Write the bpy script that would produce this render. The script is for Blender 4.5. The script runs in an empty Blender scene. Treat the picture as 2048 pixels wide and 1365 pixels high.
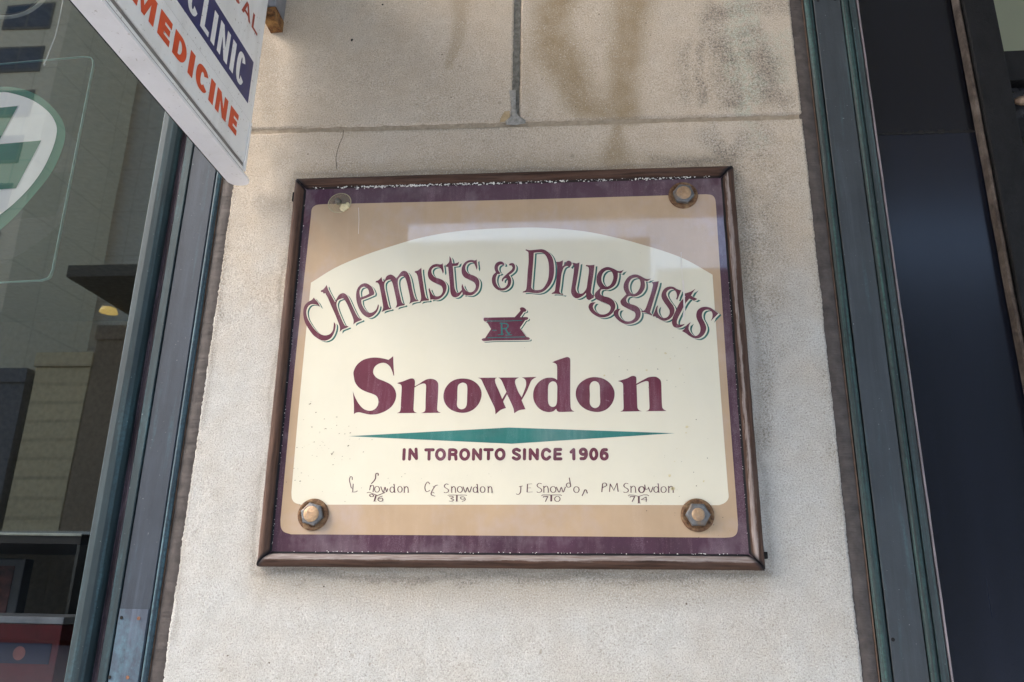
import bpy, bmesh, math, random
import numpy as np
from mathutils import Vector, Matrix
from mathutils.geometry import tessellate_polygon

random.seed(7); rng = np.random.default_rng(11)
scene = bpy.context.scene
# ------------------------------------------------------------------ camera, sky, sun, exposure
cam_d = bpy.data.cameras.new("camera"); cam = bpy.data.objects.new("camera", cam_d)
scene.collection.objects.link(cam); scene.camera = cam
cam_d.sensor_width = 36.0; cam_d.sensor_fit = 'HORIZONTAL'; cam_d.lens = 27.9973
cam_d.clip_start = 0.02; cam_d.clip_end = 2000
cam.matrix_world = Matrix([[0.995664, 0.01036, 0.092447, 0.0], [0.091136, -0.307905, -0.947042, -0.991921], [0.018653, 0.951361, -0.307514, 1.6], [0, 0, 0, 1]])
SUN_EL, SUN_AZ = math.radians(37), math.radians(-120)      # hazy sun in front of the shop, far to the left
world = bpy.data.worlds.new("World"); scene.world = world; world.use_nodes = True
wn = world.node_tree.nodes; wl = world.node_tree.links
sky = wn.new("ShaderNodeTexSky"); sky.sky_type = 'NISHITA'; sky.sun_disc = False
sky.sun_elevation = SUN_EL; sky.sun_rotation = SUN_AZ; sky.air_density = 1.0; sky.dust_density = 2.2; sky.ozone_density = 1.0
bg = wn["Background"]; bg.inputs[1].default_value = 0.15; wl.new(sky.outputs[0], bg.inputs[0])
sun_d = bpy.data.lights.new("sun", 'SUN'); sun_d.energy = .45; sun_d.angle = math.radians(50); sun_d.color = (1.0, 0.975, 0.95)
sun = bpy.data.objects.new("sun", sun_d); scene.collection.objects.link(sun)
sdir = Vector((math.sin(SUN_AZ)*math.cos(SUN_EL), math.cos(SUN_AZ)*math.cos(SUN_EL), math.sin(SUN_EL)))
sun.rotation_euler = sdir.to_track_quat('Z', 'Y').to_euler()
vs = scene.view_settings; vs.view_transform = 'Standard'; vs.look = 'None'; vs.gamma = 1.0; vs.use_curve_mapping = False
vs.exposure = 2.46
scene.render.engine = 'CYCLES'
scene.cycles.use_denoising = True; scene.cycles.max_bounces = 8; scene.cycles.diffuse_bounces = 5
scene.cycles.sample_clamp_indirect = 6; scene.cycles.caustics_reflective = False; scene.cycles.caustics_refractive = False

# ------------------------------------------------------------------ helpers
def link(o, parent=None):
    scene.collection.objects.link(o)
    if parent is not None: o.parent = parent
    return o
def mesh_obj(name, verts, faces, mat=None, parent=None, smooth=False, attrs=None):
    me = bpy.data.meshes.new(name); me.from_pydata([tuple(v) for v in verts], [], faces); me.update()
    if smooth: me.polygons.foreach_set("use_smooth", [True]*len(me.polygons))
    if attrs:
        for k, v in attrs.items():
            a = me.attributes.new(k, 'FLOAT', 'POINT'); a.data.foreach_set("value", np.asarray(v, dtype=np.float32))
    o = bpy.data.objects.new(name, me)
    if mat: me.materials.append(mat)
    return link(o, parent)
def thing(name, label, cat, loc=(0, 0, 0), group=None):
    o = bpy.data.objects.new(name, None); o.location = loc; o.empty_display_size = .05
    link(o); o['label'] = label; o['category'] = cat
    if group: o['group'] = group
    o['_loc'] = 0; del o['_loc']
    return o
def tag(o, label, cat, group=None):
    o['label'] = label; o['category'] = cat
    if group: o['group'] = group
    return o
def part(name, bm, mat, parent, smooth=False, base=(0, 0, 0)):
    me = bpy.data.meshes.new(name); bm.to_mesh(me); bm.free()
    if smooth: me.polygons.foreach_set("use_smooth", [True]*len(me.polygons))
    me.materials.append(mat); o = bpy.data.objects.new(name, me)
    return link(o, parent)
def bx(bm, x0, x1, y0, y1, z0, z1, bevel=0.0):
    vs_ = [bm.verts.new((x, y, z)) for x in (x0, x1) for y in (y0, y1) for z in (z0, z1)]
    fs = [bm.faces.new([vs_[i] for i in q]) for q in ((0,1,3,2),(4,6,7,5),(0,4,5,1),(2,3,7,6),(0,2,6,4),(1,5,7,3))]
    if bevel:
        es = list({e for f in fs for e in f.edges})
        bmesh.ops.bevel(bm, geom=es, offset=bevel, segments=2, profile=.6, affect='EDGES')
    return bm
def box_part(name, dims, mat, parent, bevel=0.0):
    bm = bmesh.new(); bx(bm, *dims, bevel=bevel); bmesh.ops.recalc_face_normals(bm, faces=bm.faces)
    return part(name, bm, mat, parent)

_TAB = {}
def vnoise(u, v, seed=0):
    """smooth value noise in 2-D arrays, 0..1"""
    r = _TAB.get(seed)
    if r is None: r = _TAB[seed] = np.random.default_rng(seed).random((256, 256))
    iu = np.floor(u).astype(int); iv = np.floor(v).astype(int); fu = u-iu; fv = v-iv
    fu = fu*fu*(3-2*fu); fv = fv*fv*(3-2*fv); a = iu % 256; b = iv % 256; c = (iu+1) % 256; d = (iv+1) % 256
    return (r[a, b]*(1-fu)+r[c, b]*fu)*(1-fv)+(r[a, d]*(1-fu)+r[c, d]*fu)*fv
def fbm(u, v, seed=0, o=4):
    s = 0; w = 0
    for k in range(o):
        s = s+vnoise(u*2**k+k*17.3, v*2**k+k*9.1, seed+k)*.5**k; w += .5**k
    return s/w
def sstep(a, b, x):
    t = np.clip((x-a)/(b-a), 0, 1); return t*t*(3-2*t)

# ---- node helpers
class NT:
    def __init__(s, name):
        s.m = bpy.data.materials.new(name); s.m.use_nodes = True; s.t = s.m.node_tree
        s.b = s.t.nodes["Principled BSDF"]; s.out = s.t.nodes["Material Output"]
    def n(s, typ, **kw):
        x = s.t.nodes.new(typ)
        for k, v in kw.items(): setattr(x, k, v)
        return x
    def l(s, a, b): s.t.links.new(a, b)
    def co(s, scale=(1, 1, 1), rot=(0, 0, 0)):
        if not hasattr(s, 'tc'): s.tc = s.n("ShaderNodeTexCoord")
        m = s.n("ShaderNodeMapping"); m.inputs['Scale'].default_value = scale; m.inputs['Rotation'].default_value = rot
        s.l(s.tc.outputs['Object'], m.inputs[0]); return m.outputs[0]
    def noise(s, scale, detail=4, rough=.6, stretch=(1, 1, 1), rot=(0, 0, 0), dist=0.0):
        x = s.n("ShaderNodeTexNoise"); x.inputs['Scale'].default_value = scale; x.inputs['Detail'].default_value = detail
        x.inputs['Roughness'].default_value = rough; x.inputs['Distortion'].default_value = dist
        s.l(s.co(stretch, rot), x.inputs['Vector']); return x.outputs['Fac']
    def ramp(s, fac, a, b, ca=0.0, cb=1.0):
        r = s.n("ShaderNodeMapRange"); r.inputs[1].default_value = a; r.inputs[2].default_value = b
        r.inputs[3].default_value = ca; r.inputs[4].default_value = cb; s.l(fac, r.inputs[0]); return r.outputs[0]
    def mix(s, fac, a, b):
        x = s.n("ShaderNodeMix", data_type='RGBA')
        for sock, v in ((0, fac), (6, a), (7, b)):
            if isinstance(v, (int, float)): x.inputs[sock].default_value = v
            elif isinstance(v, tuple): x.inputs[sock].default_value = (*v, 1)
            else: s.l(v, x.inputs[sock])
        return x.outputs[2]
    def mul(s, a, b, op='MULTIPLY'):
        x = s.n("ShaderNodeMath", operation=op); x.use_clamp = op != 'MULTIPLY_ADD'
        for i, v in enumerate((a, b)):
            if isinstance(v, (int, float)): x.inputs[i].default_value = v
            else: s.l(v, x.inputs[i])
        return x.outputs[0]
    def attr(s, name):
        x = s.n("ShaderNodeAttribute"); x.attribute_name = name; return x.outputs['Fac']
    def bump(s, h, dist, strength=1.0):
        x = s.n("ShaderNodeBump"); x.inputs['Distance'].default_value = dist; x.inputs['Strength'].default_value = strength
        s.l(h, x.inputs['Height']); s.l(x.outputs[0], s.b.inputs['Normal']); return x
    def base(s, c):
        if isinstance(c, tuple): s.b.inputs['Base Color'].default_value = (*c, 1)
        else: s.l(c, s.b.inputs['Base Color'])
    def set(s, **kw):
        nm = dict(rough='Roughness', metal='Metallic', coat='Coat Weight', coatr='Coat Roughness', spec='Specular IOR Level', alpha='Alpha', ior='IOR', trans='Transmission Weight')
        for k, v in kw.items():
            if isinstance(v, (int, float)): s.b.inputs[nm[k]].default_value = v
            else: s.l(v, s.b.inputs[nm[k]])
        return s
def plain(name, c, rough=.6, metal=0.0, var=.25, scale=30.0, stretch=(1, 1, 1), bump=0.0, bscale=None, spec=.5, coat=0.0):
    t = NT(name); n = t.noise(scale, 5, .6, stretch)
    t.base(t.mix(t.ramp(n, .3, .7), tuple(x*(1-var) for x in c), tuple(min(1, x*(1+var)) for x in c)))
    t.set(rough=rough, metal=metal, spec=spec, coat=coat)
    if bump: t.bump(t.noise(bscale or scale*3, 4), bump)
    return t.m

# ------------------------------------------------------------------ materials
def stone_mat():
    t = NT("limestone")
    g = t.noise(540, 4, .65); g2 = t.noise(1100, 2, .5); big = t.noise(9, 5, .55); mid = t.noise(42, 4, .6)
    pale = t.mix(t.ramp(mid, .3, .7), (.50, .487, .45), (.585, .575, .54))
    tan = t.mix(t.ramp(mid, .3, .7), (.505, .42, .32), (.585, .50, .395))
    c = t.mix(t.attr('tan'), pale, tan)
    c = t.mix(t.mul(t.ramp(big, .45, .75), .30), c, (.50, .44, .37))
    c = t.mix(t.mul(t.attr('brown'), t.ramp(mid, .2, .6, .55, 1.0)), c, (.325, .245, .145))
    c = t.mix(t.mul(t.mul(t.attr('green'), .8), t.ramp(t.noise(120, 4, .6), .38, .60)), c, (.45, .51, .41))
    c = t.mix(t.mul(t.attr('grime_shade'), .7), c, (.21, .185, .15))
    spk = t.ramp(t.mul(t.noise(330, 5, .75), t.mul(t.attr('mold'), .22), 'ADD'), .575, .80)
    md = t.mul(spk, t.ramp(t.attr('mold'), .02, .3))
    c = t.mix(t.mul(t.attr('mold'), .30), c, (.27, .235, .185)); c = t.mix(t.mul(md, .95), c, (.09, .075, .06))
    c = t.mix(t.mul(t.ramp(g, .50, .34), .58), c, (.22, .185, .145))
    c = t.mix(t.mul(t.ramp(g, .56, .72), .55), c, (.88, .86, .81))
    c = t.mix(t.mul(t.ramp(g2, .60, .72), .5), c, (.86, .84, .79))
    pit = t.ramp(t.noise(95, 2, .4), .30, .24)
    c = t.mix(t.mul(pit, .5), c, (.26, .22, .17))
    t.base(c); t.set(rough=.9, spec=.25)
    h = t.mul(t.mul(g, .8), t.mul(g2, .35), 'ADD')
    t.bump(h, .0026, .85); return t.m
M_STONE = stone_mat()
def mortar_mat(name, c1, c2):
    t = NT(name); n = t.noise(160, 5, .7); t.base(t.mix(t.ramp(n, .35, .65), c1, c2)); t.set(rough=.9, spec=.2); t.bump(t.noise(420, 4), .002); return t.m
M_MORTAR = mortar_mat("sanded_mortar", (.30, .245, .18), (.42, .355, .27))
M_GREYMORTAR = mortar_mat("grey_patch_mortar", (.105, .10, .085), (.22, .215, .19))
M_PALEPATCH = mortar_mat("pale_patch_mortar", (.25, .24, .215), (.38, .37, .34))
M_CHIP = mortar_mat("chipped_stone", (.40, .30, .17), (.50, .39, .24))
M_CRACK = plain("crack_dark", (.12, .095, .07), .95)
def sealant_mat():
    t = NT("dark_brown_sealant"); n = t.noise(60, 5, .6, (1, 1, 1.0)); w = t.noise(70, 3, .6, (.25, 1, 1.6))
    t.base(t.mix(t.ramp(n, .35, .7), (.052, .043, .039), (.105, .088, .079))); t.set(rough=.62, spec=.35)
    t.bump(w, .004, .5); return t.m
M_SEAL = sealant_mat()
def bronze_mat(name, base, patina, amt, streak=(9, 9, .7), dark=.55, rough=.5):
    t = NT(name); s = t.noise(9, 6, .65, streak); f = t.noise(240, 4, .6); b = t.noise(14, 5, .6)
    c = t.mix(t.ramp(b, .3, .7), tuple(x*dark for x in base), base)
    v = t.noise(60, 5, .7, (1, 1, .06)); c = t.mix(t.mul(t.ramp(v, .50, .72), .55), c, tuple(x*.45 for x in base)); c = t.mix(t.mul(t.ramp(v, .46, .30), .45), c, tuple(x*1.7 for x in base))
    p = t.mul(t.ramp(s, .62-.42*amt, .80-.30*amt), t.ramp(f, .25, .62))
    c = t.mix(t.mul(p, .85), c, patina)
    c = t.mix(t.ramp(t.noise(330, 2, .5), .74, .80), c, (.30, .33, .33))
    t.base(c); t.set(rough=rough, spec=.45, metal=.15); t.bump(f, .0006, .5); return t.m
M_BR_PLATE_L = bronze_mat("bronze_grey_blue", (.040, .052, .070), (.055, .11, .135), .12, dark=.75, rough=.6)
M_BR_MOULD_L = bronze_mat("bronze_teal_grey", (.020, .039, .046), (.045, .11, .13), .3, dark=.7, rough=.6)
M_BR_BEAD_L = bronze_mat("bronze_blue_edge", (.036, .054, .068), (.085, .18, .22), .55, (45, 45, .7), rough=.62)
M_BR_PATCH = bronze_mat("bronze_blue_bloom", (.085, .105, .14), (.11, .22, .27), .5, (5, 5, 2.0))
M_BR_PLATE_R = bronze_mat("bronze_dark_slate", (.052, .062, .070), (.07, .13, .14), .15, dark=.75)
M_BR_BEAD_R = bronze_mat("bronze_green_bead", (.024, .036, .038), (.05, .135, .122), .46, (55, 55, .55), rough=.62)
M_BR_LIGHT_R = bronze_mat("bronze_teal_side", (.036, .048, .052), (.06, .13, .135), .4, (55, 55, .6), rough=.62)
M_GROOVE = bronze_mat("purple_brown_sealant", (.050, .036, .048), (.17, .14, .18), .40, (5, 5, 1.2), rough=.6)
M_GASKET = bronze_mat("purple_black_gasket", (.024, .020, .036), (.05, .05, .09), .2, rough=.55)
M_PINK = bronze_mat("pale_pink_trim", (.27, .235, .25), (.10, .09, .09), .35, (4, 4, 1.5), rough=.5)
M_COPPER = plain("copper_edge", (.13, .085, .06), .6, .2, .4, 60)
M_HOLE = plain("screw_hole_black", (.004, .004, .004), .9)
M_RUSTHOLE = plain("rusty_screw", (.20, .09, .05), .8, 0, .4, 300)
def wood_mat(name, axis):
    t = NT(name); st = (.05, 1, 1) if axis == 'x' else (1, 1, .05)
    st2 = (.32, 1, 1) if axis == 'x' else (1, 1, .32)
    n = t.noise(240, 6, .65, st); n2 = t.noise(48, 6, .75, st2); n3 = t.noise(420, 4, .6, (st[0]*2, 1, st[2]*2))
    c = t.mix(t.ramp(n, .3, .7), (.028, .015, .010), (.115, .062, .042))
    c = t.mix(t.mul(t.ramp(n2, .45, .7), .4), c, (.12, .08, .065))
    w = t.ramp(t.mul(t.mul(t.attr('wear_lit'), .62), t.mul(t.mul(n2, .55), t.mul(n, .70), 'ADD'), 'ADD'), .90, 1.06)
    c = t.mix(w, c, t.mix(t.ramp(n3, .35, .65), (.22, .17, .15), (.43, .39, .375)))
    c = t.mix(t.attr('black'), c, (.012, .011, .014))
    t.base(c); t.set(rough=.72, spec=.22); t.bump(t.mul(n, n2, 'ADD'), .0026, .9); return t.m
M_WOOD_X, M_WOOD_Z = wood_mat("worn_wood_horizontal", 'x'), wood_mat("worn_wood_vertical", 'z')
def print_mat(name, c, scratch, amt, mott=.12, haze=.16):
    t = NT(name); r = math.radians(58)
    n = t.noise(70, 5, .65, (1, 1, .12), (0, r, 0)); n2 = t.noise(900, 3, .6); n3 = t.noise(14, 4, .6); n4 = t.noise(140, 3, .6)
    a = t.mix(t.ramp(n3, .3, .7), tuple(x*(1-mott) for x in c), tuple(min(1, x*(1+mott)) for x in c))
    s = t.mul(t.ramp(n, .50, .74), t.ramp(n2, .35, .65))
    a = t.mix(t.mul(s, amt), a, scratch)
    a = t.mix(t.mul(t.ramp(n4, .66, .76), amt*.8), a, scratch)
    a = t.mix(t.mul(t.ramp(n2, .62, .74), amt*.7), a, scratch)
    hz = t.noise(11, 5, .65, (1, 1, .8)); a = t.mix(t.mul(t.ramp(hz, .50, .72), haze), a, (.50, .43, .45))
    t.base(a); t.set(rough=.5, spec=.2, coat=1.0, coatr=t.ramp(t.noise(26, 4), .3, .7, .015, .06)); t.b.inputs['Coat IOR'].default_value = 1.6
    return t.m
M_MAROON = print_mat("maroon_border_print", (.072, .030, .050), (.24, .16, .19), .75, .2, .26)
M_MAROON_T = print_mat("maroon_letter_print", (.135, .030, .050), (.34, .21, .25), .7, .15)
M_TAN = print_mat("tan_border_print", (.475, .34, .215), (.58, .44, .33), .35, .07, .42)
M_CREAM = print_mat("cream_panel_print", (.73, .685, .54), (.78, .73, .64), .2, .02, .05)
M_TEAL = print_mat("teal_print", (.030, .170, .150), (.16, .33, .30), .55, .15)
M_TEAL_D = print_mat("dark_green_shadow_print", (.025, .13, .105), (.10, .22, .19), .4, .2)
M_SMALL = print_mat("thin_maroon_script", (.11, .045, .055), (.3, .2, .2), .3)
M_DIRT = plain("dirt_speck", (.16, .13, .085), .9, 0, .4, 400)
M_STAINY = plain("yellow_stain", (.60, .52, .31), .8, 0, .1, 300)
def rust_mat(name, c1, c2, c3, rough=.75, metal=.2, sc=260):
    t = NT(name); n = t.noise(sc, 5, .7); n2 = t.noise(sc*.35, 4, .6)
    c = t.mix(t.ramp(n, .35, .65), c1, c2); c = t.mix(t.ramp(n2, .5, .7), c, c3)
    t.base(c); t.set(rough=rough, metal=metal, spec=.4); t.bump(n, .0018, .9); return t.m
M_WASHER = rust_mat("rusty_washer", (.075, .035, .018), (.24, .13, .065), (.33, .22, .12))
M_BOLT = rust_mat("weathered_zinc_bolt", (.11, .115, .12), (.19, .19, .19), (.21, .15, .10), .45, .5, 170)
M_BOLTCAP = rust_mat("tan_bolt_centre", (.34, .215, .125), (.50, .34, .20), (.27, .22, .18), .42, .5, 190)
M_RUST = rust_mat("brown_rust", (.06, .025, .010), (.26, .115, .035), (.36, .20, .07), .7, .1, 170)
M_STEEL = plain("grey_galvanised_steel", (.27, .28, .31), .42, .5, .2, 40)
def white_paint(name, c, dirt):
    t = NT(name); n = t.noise(14, 5, .6); sp = t.noise(240, 3, .5); st = t.noise(26, 4, .6, (1, 1, .2))
    a = t.mix(t.ramp(n, .3, .7), tuple(x*.92 for x in c), c)
    a = t.mix(t.mul(t.ramp(st, .5, .75), .35*dirt), a, (.38, .36, .32))
    a = t.mix(t.mul(t.ramp(sp, .665, .72), dirt), a, (.25, .20, .16)); t.base(a); t.set(rough=.38, spec=.45); return t.m
M_WHITE = white_paint("white_sign_face", (.80, .80, .795), .9)
M_WHITE_U = white_paint("white_metal_underside", (.76, .755, .77), .5)
M_GREYTRIM = white_paint("shaded_dirty_trim", (.17, .16, .15), 1.0)  # grey base holds the groove's shade, specks are dirt
M_RED = plain("orange_red_print", (.62, .066, .012), .4, 0, .1, 60)
M_DKRED = plain("brick_red_print", (.36, .045, .018), .4, 0, .1, 60)
M_BLUE = plain("navy_blue_print", (.010, .016, .11), .38, 0, .15, 60)
M_BLACKFR = plain("black_painted_metal", (.006, .006, .0065), .6, .0, .5, 60, (1, 1, .5), .0012, 200, .25)
def panel_glass(k):
    t = NT("black_spandrel_glass"); n = t.noise(40, 4, .6, (1, 1, .03)); d = t.noise(700, 2, .5)
    c = t.mix(t.ramp(n, .3, .75), tuple(k*x for x in (.0050, .0070, .0135)), tuple(k*x for x in (.0095, .0125, .0235))); c = t.mix(t.mul(t.ramp(d, .70, .76), .35), c, (.16, .17, .2))
    t.base(c); t.set(rough=.19, spec=.42); return t.m
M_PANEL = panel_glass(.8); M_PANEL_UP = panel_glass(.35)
def glass_mat(name, tint, refl):
    t = NT(name); t.t.nodes.remove(t.b)
    tr = t.n("ShaderNodeBsdfTransparent"); tr.inputs[0].default_value = (*tint, 1); gl = t.n("ShaderNodeBsdfGlossy"); gl.inputs['Roughness'].default_value = .012
    fr = t.n("ShaderNodeFresnel"); fr.inputs[0].default_value = 1.5; m = t.ramp(fr.outputs[0], .04, 1.0, refl, .85)
    bp = t.n("ShaderNodeBump"); bp.inputs['Distance'].default_value = .0006; t.l(t.noise(2.2, 2, .4), bp.inputs['Height']); t.l(bp.outputs[0], gl.inputs['Normal'])
    mx = t.n("ShaderNodeMixShader"); t.l(m, mx.inputs[0]); t.l(tr.outputs[0], mx.inputs[1]); t.l(gl.outputs[0], mx.inputs[2]); t.l(mx.outputs[0], t.out.inputs[0]); return t.m
M_GLASS = glass_mat("shop_window_glass", (.97, .985, .97), .14)
M_ACRYL = glass_mat("clear_acrylic", (.93, .97, .95), .05)
M_ACRYL_EDGE = plain("acrylic_edge_green", (.30, .50, .46), .3)
M_LOGO_W = plain("white_vinyl", (.93, .95, .94), .5, 0, .03)
M_LOGO_G = plain("pharmacy_green_vinyl", (.002, .15, .085), .45, 0, .08)
M_WIRE = plain("shiny_wire", (.7, .72, .74), .25, .6, .1)
def suction_mat():
    t = NT("yellowed_clear_rubber"); t.base((.52, .44, .26)); t.set(rough=.25, alpha=.27, coat=.6); return t.m
M_SUCTION = suction_mat(); M_RUBBER = plain("yellow_rubber_chunk", (.60, .52, .32), .4)
M_NUB = plain("grey_rubber_nub", (.12, .11, .085), .5)

# ------------------------------------------------------------------ the stone pier
X0, X1 = -.5120, .3046
JZ = 2.2515            # bed joint
def jz(x): return JZ-.0037*(x+.0877)/.392
def pxl(L): return [(a, b) for a, b in L]
def seg_dist(X, Z, pts):
    """distance to a polyline and interpolated width, pts = (x, z, halfwidth)"""
    best = np.full(X.shape, 9.0)
    for (ax, az, aw), (cx, cz, cw) in zip(pts[:-1], pts[1:]):
        dx, dz = cx-ax, cz-az; L = dx*dx+dz*dz+1e-12
        t = np.clip(((X-ax)*dx+(Z-az)*dz)/L, 0, 1)
        d = np.hypot(X-ax-t*dx, Z-az-t*dz)/(aw+(cw-aw)*t); best = np.minimum(best, d)
    return best
DRIPS_SHADE = [([(-0.0314, 2.482, 0.0277), (-0.0446, 2.4262, 0.0258), (-0.0423, 2.3814, 0.0277), (-0.0164, 2.3389, 0.0258), (-0.006, 2.2983, 0.024), (0.0043, 2.2756, 0.0166), (0.0502, 2.2688, 0.0166)], 1.0), ([(0.0256, 2.2968, 0.0222), (0.0337, 2.2768, 0.0222)], 0.45), ([(0.0768, 2.4753, 0.0277), (0.0687, 2.4197, 0.024), (0.0628, 2.3553, 0.0194), (0.0594, 2.3052, 0.0194), (0.0585, 2.266, 0.0203)], 1.0), ([(0.0211, 2.2725, 0.0092), (0.0627, 2.2682, 0.0092)], 0.8), ([(0.0517, 2.2421, 0.0055), (0.0501, 2.2183, 0.0138), (0.0484, 2.1879, 0.024)], 0.85), ([(-0.1825, 2.4915, 0.0138), (-0.1894, 2.4345, 0.0111), (-0.1942, 2.3868, 0.0092), (-0.1995, 2.3557, 0.0055)], 0.6), ([(-0.0862, 2.4021, 0.0111), (-0.0829, 2.3118, 0.0111), (-0.0801, 2.2621, 0.0092)], 0.25), ([(-0.391, 1.6222, 0.0227), (-0.1664, 1.6212, 0.0277), (0.0665, 1.6239, 0.0252), (0.1879, 1.627, 0.0189)], 0.42), ([(-0.4104, 2.1774, 0.0126), (-0.1904, 2.1781, 0.0164), (0.1869, 2.1777, 0.0151)], 0.4)]  # brown drips; the band under the frame also paints its soft cast shadow
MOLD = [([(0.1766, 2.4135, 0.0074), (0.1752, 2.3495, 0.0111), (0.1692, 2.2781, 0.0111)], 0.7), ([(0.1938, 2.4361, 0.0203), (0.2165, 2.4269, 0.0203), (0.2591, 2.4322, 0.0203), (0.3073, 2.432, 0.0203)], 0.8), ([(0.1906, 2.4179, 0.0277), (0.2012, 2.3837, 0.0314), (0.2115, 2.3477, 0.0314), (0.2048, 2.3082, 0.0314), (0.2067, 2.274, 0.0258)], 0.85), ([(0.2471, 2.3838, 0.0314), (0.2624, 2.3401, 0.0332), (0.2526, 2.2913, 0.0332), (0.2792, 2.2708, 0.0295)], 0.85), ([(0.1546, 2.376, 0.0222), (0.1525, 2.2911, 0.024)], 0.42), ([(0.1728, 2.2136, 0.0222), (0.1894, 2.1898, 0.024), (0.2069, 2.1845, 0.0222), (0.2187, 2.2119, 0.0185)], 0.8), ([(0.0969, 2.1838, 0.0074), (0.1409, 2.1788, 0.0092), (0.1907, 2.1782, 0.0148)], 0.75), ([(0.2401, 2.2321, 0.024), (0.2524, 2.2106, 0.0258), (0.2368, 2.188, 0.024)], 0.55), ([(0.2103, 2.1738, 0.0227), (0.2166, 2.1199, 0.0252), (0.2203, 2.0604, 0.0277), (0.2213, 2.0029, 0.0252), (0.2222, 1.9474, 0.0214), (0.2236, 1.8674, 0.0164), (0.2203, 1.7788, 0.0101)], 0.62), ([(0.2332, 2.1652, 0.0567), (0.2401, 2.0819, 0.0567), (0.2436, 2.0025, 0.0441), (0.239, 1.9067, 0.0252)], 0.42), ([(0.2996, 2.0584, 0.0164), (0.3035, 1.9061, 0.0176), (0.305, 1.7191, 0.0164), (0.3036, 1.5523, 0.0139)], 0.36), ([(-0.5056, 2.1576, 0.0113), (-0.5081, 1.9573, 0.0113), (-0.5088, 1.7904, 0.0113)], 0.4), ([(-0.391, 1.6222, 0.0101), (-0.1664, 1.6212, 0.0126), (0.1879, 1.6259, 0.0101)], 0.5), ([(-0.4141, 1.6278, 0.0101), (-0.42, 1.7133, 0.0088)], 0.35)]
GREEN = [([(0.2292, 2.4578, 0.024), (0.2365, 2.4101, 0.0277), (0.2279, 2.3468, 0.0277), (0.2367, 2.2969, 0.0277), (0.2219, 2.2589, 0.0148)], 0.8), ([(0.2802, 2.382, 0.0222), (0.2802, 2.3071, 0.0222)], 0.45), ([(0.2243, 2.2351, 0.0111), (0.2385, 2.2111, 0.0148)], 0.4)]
GRIME_SHADE = [([(-0.4913, 2.4297, 0.024), (-0.4805, 2.3778, 0.0314), (-0.4749, 2.3301, 0.0295), (-0.465, 2.2834, 0.024)], 0.42), ([(-0.4642, 2.2382, 0.0166), (-0.4469, 2.2031, 0.0166)], 0.3), ([(-0.4851, 2.2485, 0.0063), (-0.3422, 2.2497, 0.0044), (-0.1204, 2.2491, 0.0044)], 0.15), ([(-0.4092, 1.6243, 0.0044), (-0.1665, 1.6252, 0.0057), (0.2076, 1.6307, 0.005)], 0.75), ([(0.2083, 2.1739, 0.005), (0.2142, 1.907, 0.0057), (0.2104, 1.6375, 0.0044)], 0.45), ([(-0.4181, 2.1793, 0.0044), (-0.1187, 2.1773, 0.0044), (0.2072, 2.1786, 0.005)], 0.65), ([(-0.4202, 2.1712, 0.0032), (-0.4137, 1.6302, 0.0032)], 0.5), ([(-0.5072, 2.1577, 0.005), (-0.5081, 1.9573, 0.005), (-0.5088, 1.7904, 0.005), (-0.5078, 1.5444, 0.005)], 0.45)]  # dirt plus painted shade: frame's contact shadow, and shade beside the projecting sign
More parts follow.
